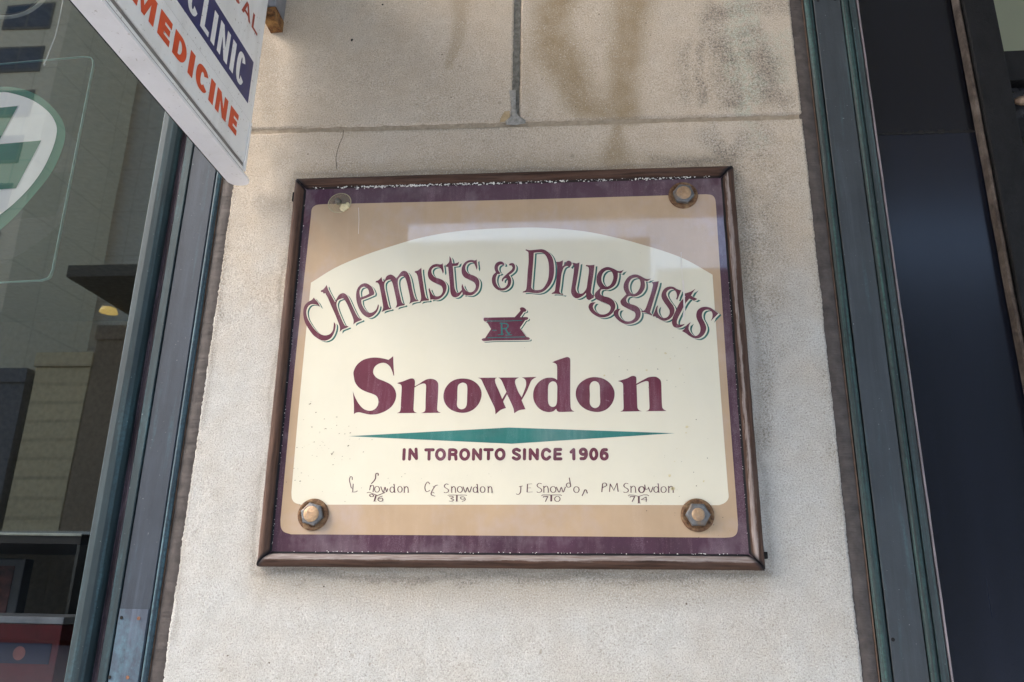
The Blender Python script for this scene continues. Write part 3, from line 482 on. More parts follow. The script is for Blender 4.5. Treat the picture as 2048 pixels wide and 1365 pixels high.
# ------------------------------------------------------------------ the framed pharmacy sign
DATA = {'arc': {'C': ['-2648 796*,-2619 762,-2583 724,-2541 653*,-2579 683,-2631 699,-2681 698,-2717 663,-2732 597,-2713 515,-2670 441,-2604 353,-2542 294,-2482 260,-2425 252,-2371 273,-2340 320,-2334 378,-2336 440*,-2311 407,-2308 342,-2325 269,-2358 212,-2405 184,-2453 177,-2519 199,-2602 258,-2675 346,-2733 435,-2764 523,-2776 612,-2765 679,-2727 730,-2673 763'], 'h': ['-2485 977*,-2458 913,-2423 852,-2344 724*,-2324 783,-2293 835,-2245 855,-2200 833,-2160 780,-2118 698,-2051 572,-2014 513,-1987 487,-1955 479*,-1957 461*,-2005 443,-2039 425,-2065 400*,-2066 455,-2080 499,-2114 573,-2174 692,-2215 755,-2238 776,-2266 773,-2307 753,-2322 716,-2318 672,-2286 590,-2243 501,-2209 435,-2176 387,-2133 379*,-2132 365*,-2180 344,-2214 330,-2243 297*,-2245 363,-2272 428,-2324 539,-2393 673,-2445 778,-2492 857*,-2517 854*,-2530 876*,-2558 877*,-2557 899*,-2523 918'], 'e': ['-1814 825*,-1893 788,-1983 752*,-1972 693,-1933 624,-1884 576,-1837 565,-1793 585,-1763 622,-1748 686*,-1735 666,-1742 608,-1771 554,-1814 514,-1865 497,-1919 522,-1968 570,-2014 646,-2047 736,-2061 826,-2054 902,-2025 957,-1981 988,-1935 992,-1887 968,-1844 926,-1810 856*', '-1999 787*,-2013 839,-2016 887,-1997 929,-1958 942,-1924 927,-1895 892,-1881 840*,-1928 813'], 'm': ['-1727 1081*,-1717 1042,-1705 1010*,-1680 1034,-1658 1090,-1607 1115,-1559 1095,-1520 1056*,-1487 1108,-1457 1152,-1418 1166,-1378 1147,-1341 1084,-1317 1007,-1291 895,-1262 799,-1237 750,-1197 732*,-1196 722*,-1254 713,-1292 700,-1321 683*,-1310 731,-1317 786,-1343 889,-1372 994,-1399 1060,-1433 1089,-1466 1079,-1493 1045,-1496 989,-1482 913,-1448 788,-1420 705,-1379 677*,-1388 664*,-1439 654,-1477 641,-1506 628*,-1490 679,-1504 755,-1539 886,-1568 984,-1595 1033,-1621 1040,-1660 1023,-1680 986,-1676 923,-1653 833,-1619 708,-1594 640,-1561 626*,-1570 612*,-1618 603,-1656 590,-1691 573*,-1675 627,-1683 689,-1720 848,-1755 973,-1777 998,-1804 1002*,-1802 1023*,-1766 1036'], 'i': ['-1184 1207*,-1172 1115,-1149 990,-1118 837,-1095 768,-1055 744*,-1057 727*,-1119 724,-1157 715,-1185 698*,-1165 749,-1169 811,-1195 935,-1225 1068,-1248 1124,-1275 1142*,-1267 1159*,-1228 1169'], 's': ['-894 1270*,-881 1195,-873 1143,-883 1111*,-901 1163,-927 1202,-964 1216,-1006 1210,-1035 1185,-1042 1147,-1024 1101,-986 1062,-925 1041,-870 1012,-834 963,-823 906,-838 836,-877 780,-923 746,-970 737,-1007 744,-1036 738*,-1053 827,-1068 891,-1057 907*,-1036 859,-1010 814,-973 791,-931 787,-896 805,-874 849,-876 894,-902 939,-958 969,-1013 995,-1064 1038,-1087 1089,-1090 1141,-1072 1199,-1032 1243,-978 1258,-929 1251,-905 1254'], 't': ['-804 1372*,-778 1329,-763 1264*,-730 1260,-694 1269,-668 1284*,-678 1243,-692 1227,-752 1221*,-743 1141,-729 1025,-716 916,-698 859,-673 830,-647 839,-610 880*,-600 857*,-628 814,-662 779,-704 768,-740 784,-766 835,-780 949,-797 1077,-815 1210*,-849 1214*,-847 1233*,-809 1278,-802 1316'], 's2': ['-428 1312*,-423 1257,-415 1198,-423 1157*,-442 1212,-465 1257,-502 1274,-543 1266,-572 1234,-580 1189,-566 1144,-526 1104,-459 1077,-410 1044,-385 999,-380 942,-393 879,-427 829,-479 795,-538 793,-580 803,-598 794*,-609 851,-620 921,-613 962*,-590 908,-565 869,-528 843,-492 837,-457 852,-432 892,-430 937,-456 982,-510 1014,-577 1048,-615 1093,-629 1145,-625 1203,-597 1260,-551 1298,-497 1307,-454 1299'], 'and': ['-49 1222*,-70 1219*,-82 1231,-111 1228,-132 1201,-134 1163,-118 1127,-97 1108*,-114 1092*,-141 1093*,-158 1048,-159 991,-143 940,-116 902,-74 888,-33 900,-4 938,4 982,-6 1014,-30 1030,-53 1015,-64 983*,-79 990*,-77 1021,-48 1059,4 1109,51 1153,62 1185,50 1211,20 1214*,14 1231,31 1246,67 1249,91 1223,98 1184,87 1139,52 1102,17 1077*,41 1032,48 975,32 918,-9 875,-61 854,-121 861,-175 903,-206 960,-213 1024,-197 1081,-162 1119*,-178 1157,-182 1202,-166 1247,-130 1272,-89 1275,-55 1251'], 'D': ['231 1436*,242 1448*,284 1434,344 1436,403 1442,463 1443,516 1419,570 1367,606 1289,621 1186,618 1072,595 977,548 896,485 835,420 811,350 812,280 823,204 821*,209 836*,239 848,253 876,261 971,267 1129,278 1257,276 1354,270 1406', '347 1394*,340 1256,330 1096,320 938,320 888,350 859,403 852,461 866,507 922,542 1010,553 1124,547 1239,523 1323,487 1375,445 1395,386 1397'], 'r': ['649 1254*,693 1256,738 1276*,738 1245,731 1186*,757 1210,789 1258,821 1268,852 1246,856 1215,830 1171*,814 1181,789 1192,751 1169,728 1107,716 1046,706 944,697 876,693 828,712 798,747 790*,737 777*,681 791,630 796,586 793*,596 810*,627 830,637 870,649 979,658 1081,661 1171,658 1212'], 'u': ['862 1229*,884 1235,922 1227,960 1240*,954 1178,940 1076,921 960,907 872,920 818,951 794,995 796,1033 836,1052 876,1065 971,1082 1087,1083 1155,1068 1176,1042 1183*,1049 1201*,1093 1196,1159 1202*,1152 1126,1135 1004,1114 875,1107 808,1123 777,1147 767*,1144 733*,1081 697*,1050 721,1044 755,1042 802*,1001 762,950 733,907 730,869 758,847 812,851 880,867 988,884 1111,887 1180,878 1208'], 'g': ['1545 1122*,1506 1068*,1465 1082*,1462 1018,1434 923,1383 870,1320 844,1277 849*,1245 846*,1229 819,1232 779,1275 751,1337 733,1392 696,1419 642,1421 589,1395 530,1338 478,1270 456,1208 460,1147 494,1098 541,1074 594,1080 634,1112 664,1168 669*,1143 640,1130 607,1142 567,1178 526,1228 499,1283 498,1333 524,1359 570,1356 610,1317 644,1243 675,1175 713,1154 760,1164 800,1227 866*,1190 928,1182 1003,1199 1071,1244 1131,1301 1161,1351 1163,1413 1138,1469 1106,1513 1109', '1312 1116,1268 1076,1248 1015,1253 954,1284 902,1315 885,1359 905,1391 958,1405 1019,1393 1080,1363 1115'], 'g2': ['1899 989*,1845 950*,1811 960*,1815 896,1804 843,1765 783,1715 751,1665 738,1616 749*,1585 739*,1565 700,1577 659,1619 636,1680 615,1722 584,1745 538,1743 472,1711 413,1655 375,1587 359,1526 367,1466 404,1418 457,1397 510,1414 549,1451 569,1491 571*,1469 548,1459 509,1473 463,1515 416,1570 396,1619 402,1663 434,1679 479,1671 519,1635 546,1568 580,1508 621,1490 668,1503 701,1570 773*,1541 834,1536 895,1559 962,1605 1022,1661 1048,1711 1050,1760 1029,1809 998,1852 983', '1691 1007,1641 987,1609 934,1601 873,1615 812,1654 775,1697 788,1736 837,1757 904,1752 965,1728 999'], 'i2': ['1996 950*,1981 880,1943 760,1908 648,1877 549,1870 516,1897 486*,1890 473*,1854 490,1806 514,1751 524*,1758 534*,1795 547,1821 589,1854 682,1882 761,1910 861,1918 908,1900 935*,1931 941'], 's3': ['2280 816*,2259 766,2225 687*,2207 694*,2221 734,2217 780,2194 821,2158 838,2115 822,2088 783,2093 736,2127 669,2172 596,2182 536,2161 471,2110 419,2049 397,1995 414,1941 454,1899 465*,1915 501,1932 540,1952 592,1975 615*,1963 559,1968 507,1996 460,2038 437,2081 446,2113 485,2118 537,2093 590,2047 664,2022 730,2034 797,2073 850,2129 872,2184 864,2232 830'], 't2': ['2464 836*,2431 790,2402 741*,2440 714,2481 693*,2456 677,2438 671*,2378 698*,2326 633,2273 535,2226 444,2206 392,2210 353,2252 343,2304 352*,2288 333,2244 307,2196 301,2158 321,2142 373,2153 438,2200 543,2260 654,2331 729*,2302 762*,2333 775,2401 797'], 's4': ['2736 489*,2685 438,2634 386*,2658 444,2658 497,2636 530,2600 543,2557 531,2531 492,2528 433,2555 368,2572 303,2560 245,2521 188,2465 156,2406 160,2353 190,2307 229,2263 255*,2298 287,2324 332,2380 377*,2354 319,2351 274,2373 228,2407 192,2449 192,2487 233,2499 291,2487 349,2461 415,2455 473,2473 532,2517 571,2578 583,2638 569,2684 535']}, 'name': {'S': ['-1492 -47*,-1481 -162,-1461 -313*,-1471 -310*,-1496 -243,-1526 -189,-1575 -148,-1628 -137,-1687 -154,-1730 -194,-1746 -254,-1729 -302,-1679 -349,-1591 -386,-1503 -430,-1446 -490,-1418 -569,-1429 -655,-1476 -733,-1557 -791,-1652 -824,-1749 -830,-1828 -814,-1888 -801,-1933 -807,-1958 -826*,-1969 -692,-1996 -520*,-1964 -593,-1911 -679,-1840 -752,-1759 -781,-1695 -765,-1653 -713,-1648 -647,-1675 -588,-1737 -555,-1817 -528,-1907 -481,-1972 -407,-1999 -327,-2008 -253,-1972 -165,-1897 -98,-1799 -68,-1706 -65,-1612 -80,-1552 -97*'], 'n': ['-1415 -417*,-1399 -407,-1342 -391,-1278 -365,-1233 -352,-1200 -358,-1182 -389,-1180 -458*,-1124 -425,-1068 -386,-1017 -363,-958 -360,-905 -380,-874 -427,-869 -598,-872 -767,-853 -793,-820 -809*,-1077 -812*,-1039 -796,-1025 -767,-1029 -630,-1032 -452,-1046 -426,-1079 -422,-1130 -442,-1183 -475*,-1181 -629,-1179 -766,-1162 -796,-1128 -811*,-1393 -813*,-1359 -795,-1348 -759,-1350 -629,-1353 -464,-1372 -431'], 'o': ['-554 -357,-449 -375,-361 -433,-312 -515,-306 -603,-339 -697,-409 -771,-500 -807,-599 -804,-701 -763,-770 -689,-798 -601,-785 -506,-735 -424,-657 -373', '-555 -412,-607 -439,-619 -493,-617 -615,-617 -710,-595 -750,-551 -764,-509 -744,-491 -697,-490 -589,-492 -480,-507 -432'], 'w': ['-357 -348*,-107 -349*,-133 -366,-128 -421,-79 -530,-37 -631*,16 -537*,-43 -401,-70 -363,-96 -348*,175 -348*,132 -375,126 -422,165 -531,212 -612*,262 -470,265 -409,248 -369,211 -347*,399 -342*,347 -376,321 -417,276 -531,212 -649*,263 -766*,182 -779,120 -818*,109 -752,61 -645,24 -571*,-24 -665*,14 -748*,-54 -775,-118 -831*,-130 -751,-189 -630,-274 -454,-316 -372'], 'd': ['600 -149*,631 -132,720 -100,790 -79,822 -91,832 -121,831 -345,830 -605,835 -746,851 -778,882 -797*,695 -802,664 -787,651 -761*,614 -793,552 -803,476 -783,413 -732,369 -654,358 -570,376 -486,430 -408,505 -362,581 -353,632 -363,663 -383*,663 -212,654 -176,625 -156', '607 -402,569 -422,550 -467,547 -571,550 -674,570 -719,608 -736,645 -720,661 -675,664 -572,664 -461,645 -416'], 'o2': ['1154 -350,1248 -370,1328 -426,1379 -510,1387 -594,1360 -683,1297 -760,1216 -798,1130 -801,1031 -772,951 -708,905 -618,902 -527,940 -443,1010 -385,1079 -356', '1141 -402,1097 -421,1076 -470,1078 -580,1076 -689,1099 -734,1143 -753,1186 -731,1205 -683,1204 -574,1203 -471,1184 -422'], 'n2': ['1433 -403*,1479 -390,1548 -368,1597 -343,1626 -336,1655 -344,1666 -369,1664 -439*,1715 -410,1774 -377,1818 -356,1871 -348,1919 -353,1961 -386,1974 -426,1973 -576,1974 -739,1989 -768,2026 -793*,1770 -795*,1804 -780,1817 -748,1817 -600,1817 -425,1807 -408,1778 -407,1724 -427,1666 -457*,1667 -574,1668 -743,1685 -778,1720 -795*,1453 -799*,1484 -782,1496 -752,1496 -599,1497 -454,1483 -423']}, 'bowl': ['-315 451,-303 472,-285 474,-246 473*,-127 475,104 475*,177 564,170 592,185 610,216 610,242 593,256 572,247 552,221 547*,174 474*,266 474,283 459,270 438,244 432*,176 325*,265 197*,295 192,308 173,295 158,54 154,-163 154,-297 148,-324 165,-316 183,-281 189*,-206 314*,-266 418*,-292 421'], 'tor': [('-1268 -1285,-1267 -1405', 40, 0), ('-1193 -1405,-1194 -1285', 40, 0), ('-1194 -1285,-1106 -1396', 40, 0), ('-1105 -1396,-1117 -1278', 40, 0), ('-991 -1287,-897 -1286', 40, 0), ('-947 -1291,-945 -1404', 40, 0), ('-751 -1344,-752 -1362,-759 -1379,-769 -1392,-783 -1401,-798 -1404,-814 -1401,-828 -1392,-840 -1379,-848 -1363,-851 -1344,-849 -1326,-843 -1309,-833 -1296,-819 -1287,-804 -1284,-788 -1287,-774 -1296,-762 -1309,-754 -1326,-751 -1344', 40, 1), ('-685 -1403,-686 -1286', 40, 0), ('-686 -1286,-633 -1286,-608 -1300,-607 -1324,-631 -1342,-681 -1342', 40, 1), ('-641 -1342,-610 -1357,-602 -1403', 40, 1), ('-444 -1343,-446 -1361,-453 -1378,-463 -1391,-477 -1400,-492 -1403,-507 -1400,-522 -1391,-533 -1378,-541 -1362,-544 -1343,-542 -1325,-536 -1308,-525 -1295,-512 -1287,-496 -1284,-481 -1286,-467 -1295,-455 -1308,-447 -1325,-444 -1343', 40, 1), ('-381 -1402,-382 -1283', 40, 0), ('-382 -1283,-293 -1399', 40, 0), ('-293 -1399,-294 -1283', 40, 0), ('-241 -1283,-148 -1283', 40, 0), ('-194 -1290,-193 -1398', 40, 0), ('2 -1340,0 -1358,-6 -1375,-17 -1388,-31 -1396,-46 -1399,-61 -1396,-75 -1388,-86 -1375,-94 -1358,-97 -1340,-95 -1322,-88 -1305,-77 -1292,-64 -1284,-49 -1281,-33 -1283,-19 -1292,-8 -1305,-1 -1322,2 -1340', 40, 1), ('194 -1292,158 -1277,124 -1292,126 -1318,159 -1338,193 -1359,191 -1387,157 -1400,120 -1384', 40, 1), ('258 -1282,258 -1397', 40, 0), ('330 -1397,330 -1282', 40, 0), ('330 -1282,418 -1396', 40, 0), ('418 -1396,419 -1282', 40, 0), ('571 -1301,538 -1278,499 -1291,482 -1337,496 -1383,536 -1399,571 -1373', 40, 1), ('639 -1278,636 -1396', 40, 0), ('639 -1278,708 -1278', 40, 0), ('636 -1396,711 -1395', 40, 0), ('640 -1335,701 -1335', 40, 0), ('838 -1310,870 -1280', 40, 0), ('870 -1280,871 -1395', 40, 0), ('1021 -1306,1020 -1316,1015 -1326,1007 -1333,997 -1337,987 -1339,976 -1337,967 -1333,959 -1326,954 -1317,953 -1306,954 -1296,959 -1287,967 -1280,977 -1275,987 -1274,998 -1275,1007 -1280,1015 -1287,1020 -1296,1021 -1306', 40, 1), ('1023 -1303,1024 -1349,1002 -1387,960 -1391', 40, 1), ('1153 -1335,1151 -1354,1145 -1371,1137 -1384,1127 -1392,1115 -1395,1104 -1392,1094 -1384,1086 -1371,1081 -1354,1079 -1336,1081 -1317,1087 -1300,1095 -1287,1105 -1278,1117 -1275,1128 -1278,1138 -1287,1146 -1300,1151 -1317,1153 -1335', 40, 1), ('1280 -1358,1278 -1369,1273 -1380,1265 -1388,1255 -1393,1244 -1395,1233 -1393,1223 -1388,1216 -1380,1211 -1369,1209 -1358,1211 -1346,1216 -1336,1224 -1328,1234 -1323,1245 -1321,1256 -1323,1266 -1328,1274 -1336,1278 -1346,1280 -1358', 40, 1), ('1209 -1358,1212 -1316,1233 -1283,1272 -1280', 40, 1)], 'small': [[('-1909 -1669,-1915 -1635,-1936 -1630,-1946 -1669,-1928 -1728,-1914 -1768,-1899 -1771', 9, 1), ('-1893 -1718,-1893 -1776,-1892 -1820', 9, 1), ('-1905 -1821,-1860 -1819,-1830 -1805', 9, 1), ('-1579 -1613,-1588 -1584,-1612 -1594,-1613 -1648,-1635 -1687,-1663 -1716', 12, 1), ('-1670 -1731,-1677 -1796', 9, 1), ('-1675 -1760,-1650 -1734,-1629 -1750,-1632 -1818', 9, 1), ('-1552 -1783,-1553 -1795,-1557 -1805,-1563 -1813,-1571 -1819,-1581 -1820,-1590 -1819,-1599 -1814,-1607 -1805,-1612 -1795,-1614 -1784,-1613 -1772,-1610 -1762,-1604 -1754,-1595 -1749,-1586 -1747,-1576 -1749,-1567 -1754,-1560 -1762,-1555 -1772,-1552 -1783', 9, 1), ('-1539 -1749,-1501 -1822,-1484 -1756,-1461 -1814,-1448 -1773', 9, 1), ('-1364 -1788,-1367 -1805,-1376 -1818,-1389 -1823,-1402 -1818,-1413 -1806,-1418 -1788,-1415 -1771,-1406 -1758,-1393 -1753,-1380 -1758,-1369 -1771,-1364 -1788', 9, 1), ('-1357 -1823,-1370 -1718', 9, 1), ('-1381 -1724,-1370 -1718', 9, 1), ('-1357 -1823,-1347 -1820', 9, 1), ('-1264 -1782,-1265 -1794,-1268 -1804,-1274 -1812,-1281 -1817,-1290 -1819,-1298 -1818,-1307 -1812,-1313 -1804,-1318 -1794,-1320 -1783,-1319 -1771,-1316 -1761,-1310 -1753,-1303 -1748,-1294 -1746,-1286 -1748,-1278 -1753,-1271 -1761,-1266 -1771,-1264 -1782', 9, 1), ('-1243 -1820,-1224 -1820', 9, 1), ('-1195 -1820,-1176 -1819', 9, 1), ('-1247 -1752,-1239 -1748', 9, 1), ('-1239 -1748,-1234 -1820', 9, 1), ('-1237 -1770,-1214 -1746,-1192 -1766,-1185 -1820', 9, 1), ('-1709 -1829,-1683 -1821,-1573 -1861', 11, 0), ('-1573 -1861,-1476 -1822', 11, 0), ('-1675 -1852,-1656 -1876,-1620 -1869,-1638 -1848,-1673 -1847', 11, 1), ('-1591 -1861,-1607 -1930', 16, 0), ('-1623 -1934,-1581 -1933', 6, 0), ('-1508 -1868,-1551 -1885,-1561 -1914,-1533 -1933,-1501 -1920,-1511 -1894,-1550 -1901', 9, 1)], [('-918 -1716,-944 -1688,-972 -1722,-977 -1770,-953 -1810,-912 -1791', 9, 1), ('-819 -1726,-853 -1742,-897 -1837,-842 -1865', 10, 1), ('-877 -1745,-859 -1755', 10, 1), ('-884 -1813,-854 -1827', 8, 1), ('-682 -1720,-712 -1712,-734 -1733,-725 -1756,-685 -1780,-682 -1807,-715 -1821,-737 -1812', 9, 1), ('-647 -1817,-629 -1816', 9, 1), ('-599 -1816,-581 -1816', 9, 1), ('-650 -1749,-642 -1745', 9, 1), ('-642 -1746,-639 -1817', 9, 1), ('-641 -1767,-617 -1743,-596 -1763,-590 -1816', 9, 1), ('-506 -1779,-507 -1790,-511 -1801,-518 -1809,-526 -1814,-536 -1816,-546 -1814,-555 -1809,-562 -1801,-567 -1791,-569 -1780,-568 -1768,-564 -1758,-557 -1750,-548 -1745,-539 -1743,-529 -1745,-520 -1750,-513 -1758,-508 -1768,-506 -1779', 9, 1), ('-500 -1743,-467 -1814,-445 -1752,-418 -1814,-391 -1742', 9, 1), ('-319 -1782,-322 -1799,-331 -1812,-344 -1816,-357 -1812,-367 -1799,-371 -1782,-368 -1765,-359 -1752,-346 -1747,-333 -1752,-323 -1765,-319 -1782', 9, 1), ('-313 -1816,-322 -1713', 9, 1), ('-334 -1719,-322 -1713', 9, 1), ('-313 -1816,-303 -1813', 9, 1), ('-225 -1778,-226 -1789,-230 -1800,-236 -1808,-244 -1813,-253 -1815,-262 -1813,-270 -1808,-277 -1800,-281 -1790,-283 -1779,-282 -1767,-278 -1757,-272 -1749,-264 -1744,-255 -1742,-246 -1744,-238 -1749,-231 -1757,-226 -1767,-225 -1778', 9, 1), ('-192 -1812,-173 -1812', 9, 1), ('-146 -1812,-128 -1812', 9, 1), ('-194 -1746,-185 -1741', 9, 1), ('-185 -1742,-183 -1812', 9, 1), ('-184 -1763,-162 -1740,-142 -1759,-136 -1812', 9, 1), ('-688 -1854,-667 -1848,-471 -1847,-447 -1852', 9, 0), ('-572 -1851,-571 -1922', 14, 0), ('-587 -1925,-554 -1925', 6, 0), ('-670 -1869,-637 -1863,-615 -1877,-645 -1891,-609 -1906,-634 -1924,-668 -1921', 8, 1), ('-468 -1879,-502 -1866,-526 -1882,-503 -1900,-468 -1889,-471 -1912,-507 -1925', 8, 1)], [('196 -1742,240 -1730', 9, 1), ('220 -1736,215 -1807,189 -1835,162 -1827', 9, 1), ('301 -1707,297 -1807', 10, 0), ('301 -1708,357 -1704', 7, 0), ('298 -1755,343 -1753', 7, 0), ('297 -1807,364 -1803', 7, 0), ('475 -1704,445 -1696,420 -1717,429 -1741,470 -1767,472 -1796,438 -1810,415 -1800', 9, 1), ('494 -1807,513 -1806', 9, 1), ('547 -1806,567 -1806', 9, 1), ('493 -1736,502 -1731', 9, 1), ('502 -1732,503 -1807', 9, 1), ('502 -1754,530 -1730,552 -1750,558 -1806', 9, 1), ('650 -1771,648 -1782,644 -1793,636 -1801,627 -1806,616 -1808,606 -1806,597 -1801,589 -1793,585 -1783,583 -1772,584 -1760,589 -1750,597 -1742,606 -1737,616 -1735,627 -1737,636 -1742,643 -1750,648 -1760,650 -1771', 9, 1), ('655 -1739,690 -1805,716 -1743,738 -1803,767 -1738', 9, 1), ('831 -1718,829 -1726,826 -1733,820 -1739,812 -1743,804 -1744,796 -1743,789 -1739,783 -1733,779 -1726,778 -1718,779 -1710,783 -1702,789 -1697,796 -1693,804 -1691,812 -1693,820 -1696,826 -1702,829 -1709,831 -1718', 9, 1), ('814 -1626,832 -1737', 9, 1), ('933 -1771,931 -1782,926 -1793,919 -1801,910 -1806,900 -1808,890 -1806,881 -1801,874 -1793,869 -1783,868 -1772,869 -1761,874 -1750,881 -1742,890 -1737,900 -1735,910 -1737,919 -1742,927 -1750,931 -1760,933 -1771', 9, 1), ('1006 -1769,968 -1847', 10, 1), ('989 -1793,1016 -1773,1033 -1816', 10, 1), ('474 -1851,487 -1839,708 -1837,720 -1847', 9, 0), ('594 -1842,593 -1916', 17, 0), ('495 -1869,499 -1859,551 -1858,521 -1921', 9, 0), ('701 -1885,699 -1895,694 -1904,687 -1910,678 -1915,667 -1917,657 -1915,648 -1911,640 -1904,636 -1895,634 -1886,636 -1876,640 -1868,648 -1861,657 -1856,667 -1855,678 -1856,687 -1860,694 -1867,699 -1876,701 -1885', 9, 1)], [('1219 -1699,1208 -1799', 10, 1), ('1216 -1695,1254 -1689,1266 -1719,1217 -1745', 10, 1), ('1301 -1795,1312 -1698', 9, 0), ('1312 -1698,1353 -1778,1395 -1688', 9, 0), ('1395 -1688,1405 -1794', 9, 0), ('1531 -1698,1501 -1690,1477 -1711,1484 -1736,1523 -1761,1525 -1789,1490 -1803,1469 -1794', 9, 1), ('1551 -1799,1570 -1799', 9, 1), ('1606 -1799,1625 -1798', 9, 1), ('1553 -1729,1562 -1724', 9, 1), ('1562 -1725,1560 -1799', 9, 1), ('1562 -1747,1590 -1723,1613 -1743,1616 -1799', 9, 1), ('1721 -1766,1719 -1777,1714 -1787,1706 -1795,1697 -1800,1687 -1802,1677 -1800,1668 -1795,1661 -1787,1656 -1777,1655 -1766,1657 -1755,1662 -1745,1670 -1737,1679 -1732,1689 -1730,1699 -1732,1708 -1737,1715 -1745,1720 -1755,1721 -1766', 14, 1), ('1727 -1706,1733 -1766', 9, 1), ('1739 -1764,1775 -1752', 9, 1), ('1769 -1734,1796 -1797,1827 -1730', 9, 1), ('1889 -1764,1885 -1782,1874 -1795,1861 -1800,1848 -1795,1838 -1782,1835 -1764,1839 -1746,1850 -1733,1863 -1728,1877 -1733,1886 -1746,1889 -1764', 9, 1), ('1892 -1800,1891 -1692', 9, 1), ('1878 -1698,1891 -1692', 9, 1), ('1892 -1800,1902 -1797', 9, 1), ('1982 -1764,1980 -1775,1975 -1785,1968 -1793,1959 -1798,1950 -1800,1940 -1798,1932 -1793,1926 -1786,1922 -1776,1921 -1765,1922 -1753,1927 -1743,1934 -1735,1943 -1730,1953 -1728,1962 -1730,1971 -1735,1977 -1743,1981 -1753,1982 -1764', 9, 1), ('2002 -1798,2021 -1798', 9, 1), ('2055 -1797,2074 -1797', 9, 1), ('2005 -1728,2014 -1723', 9, 1), ('2014 -1724,2011 -1798', 9, 1), ('2013 -1746,2041 -1722,2062 -1742,2065 -1797', 9, 1), ('1525 -1843,1542 -1831,1591 -1833,1651 -1848', 9, 0), ('1651 -1848,1711 -1828,1756 -1829,1772 -1841', 9, 0), ('1652 -1848,1650 -1927', 16, 0), ('1630 -1929,1670 -1927', 6, 0), ('1545 -1861,1551 -1851,1603 -1850,1569 -1912', 9, 0), ('1738 -1911,1740 -1853', 8, 0), ('1740 -1853,1679 -1887', 8, 0), ('1679 -1887,1753 -1887', 8, 0)]], 'cream': '-2710 1016*,-2385 1233,-2005 1404,-1621 1538,-1242 1650,-854 1723,-467 1759,105 1774,448 1765,1017 1699,1485 1583,1755 1496,2119 1364,2388 1235,2693 1030*,2700 -458,2715 -1760*,2715 -1855,2670 -1914,2598 -1944*,89 -1960,-2542 -1982*,-2622 -1958,-2666 -1909,-2682 -1828*,-2702 -563', 'tan': '-2811 2037*,-2808 2146,-2755 2200,-2661 2213*,77 2202,2675 2208*,2754 2190,2790 2136,2797 2031*,2792 -263,2805 -2170*,2787 -2263,2738 -2309,2645 -2322*,35 -2330,-2633 -2344*,-2726 -2315,-2770 -2261,-2787 -2169*,-2813 -153', 'diamond': '-2006 -1113*,58 -1001*,2118 -1073*,87 -1207*', 'rx': [('-68 392,-60 234', 21, 0), ('-86 393,-3 387,19 364,13 332,-10 318,-62 317', 17, 0), ('-15 316,8 272,35 238', 19, 0), ('-108 233,-39 243', 12, 0), ('-8 227,70 231', 11, 0), ('52 267,22 245', 9, 0), ('-184 297,-134 295', 10, 0), ('-257 426,5 423,201 428', 11, 0), ('-246 193,10 196,243 200', 11, 0)]}
BX, BZ = -.1035, 1.905
def pts_of(s):
    out = []
    for t in s.split(','):
        k = t.endswith('*'); a, b = t.rstrip('*').split(); out.append((int(a)*1e-4, int(b)*1e-4, k))
    return out
def smooth_closed(p, sub=5):
    n = len(p); out = []
    for i in range(n):
        a, b, c, d = p[i-1], p[i], p[(i+1) % n], p[(i+2) % n]
        m1 = ((c[0]-b[0]), (c[1]-b[1])) if b[2] else ((c[0]-a[0])/2, (c[1]-a[1])/2)
        m2 = ((c[0]-b[0]), (c[1]-b[1])) if c[2] else ((d[0]-b[0])/2, (d[1]-b[1])/2)
        L = math.hypot(c[0]-b[0], c[1]-b[1])+1e-9
        for m in (0, 1):
            pass
        l1 = math.hypot(*m1)+1e-9; l2 = math.hypot(*m2)+1e-9
        s1 = min(1, 1.15*L/l1); s2 = min(1, 1.15*L/l2)
        for k in range(sub):
            t = k/sub; h1 = 2*t**3-3*t**2+1; h2 = t**3-2*t**2+t; h3 = -2*t**3+3*t**2; h4 = t**3-t**2
            out.append((h1*b[0]+h2*m1[0]*s1+h3*c[0]+h4*m2[0]*s2, h1*b[1]+h2*m1[1]*s1+h3*c[1]+h4*m2[1]*s2))
    return out
def smooth_open(p, sub=5):
    q = [(2*p[0][0]-p[1][0], 2*p[0][1]-p[1][1])]+[(a[0], a[1]) for a in p]+[(2*p[-1][0]-p[-2][0], 2*p[-1][1]-p[-2][1])]; out = []
    for i in range(1, len(q)-2):
        a, b, c, d = q[i-1:i+3]
        for k in range(sub):
            t = k/sub
            out.append(tuple(.5*(2*b[j]+(c[j]-a[j])*t+(2*a[j]-5*b[j]+4*c[j]-d[j])*t*t+(3*b[j]-a[j]-3*c[j]+d[j])*t**3) for j in (0, 1)))
    out.append(q[-2]); return out
def fill(contours, y, V, F, dx=0, dz=0, plane=None):
    loops = [[Vector((x+dx, z+dz, 0)) for x, z in c] for c in contours]
    flat = [v for l in loops for v in l]; b = len(V)
    for v in flat: V.append(plane(v.x, v.y, y) if plane else (BX+v.x, y, BZ+v.y))
    for tri in tessellate_polygon(loops):
        a, c, d = (flat[i] for i in tri)
        cr_ = (c.x-a.x)*(d.y-a.y)-(c.y-a.y)*(d.x-a.x)
        if abs(cr_) < 1e-12: continue
        F.append(tuple(b+i for i in (tri if cr_ > 0 else tri[::-1])))
def contours_of(l): return [smooth_closed(pts_of(s)) for s in l]
sign = thing("framed_sign", "wood framed maroon and cream sign reading Chemists & Druggists Snowdon, bolted to stone", "sign", (0, 0, 0))
YB = -.0075
box_part("backing_board", (-.398, .190, -.0055, .0005, 1.642, 2.162), M_DIRT, sign)
V, F = [], []; fill([[(-.2955, -.2650), (.2985, -.2610), (.2945, .2580), (-.3020, .2580)]], YB, V, F); mesh_obj("maroon_panel", V, F, M_MAROON, sign)
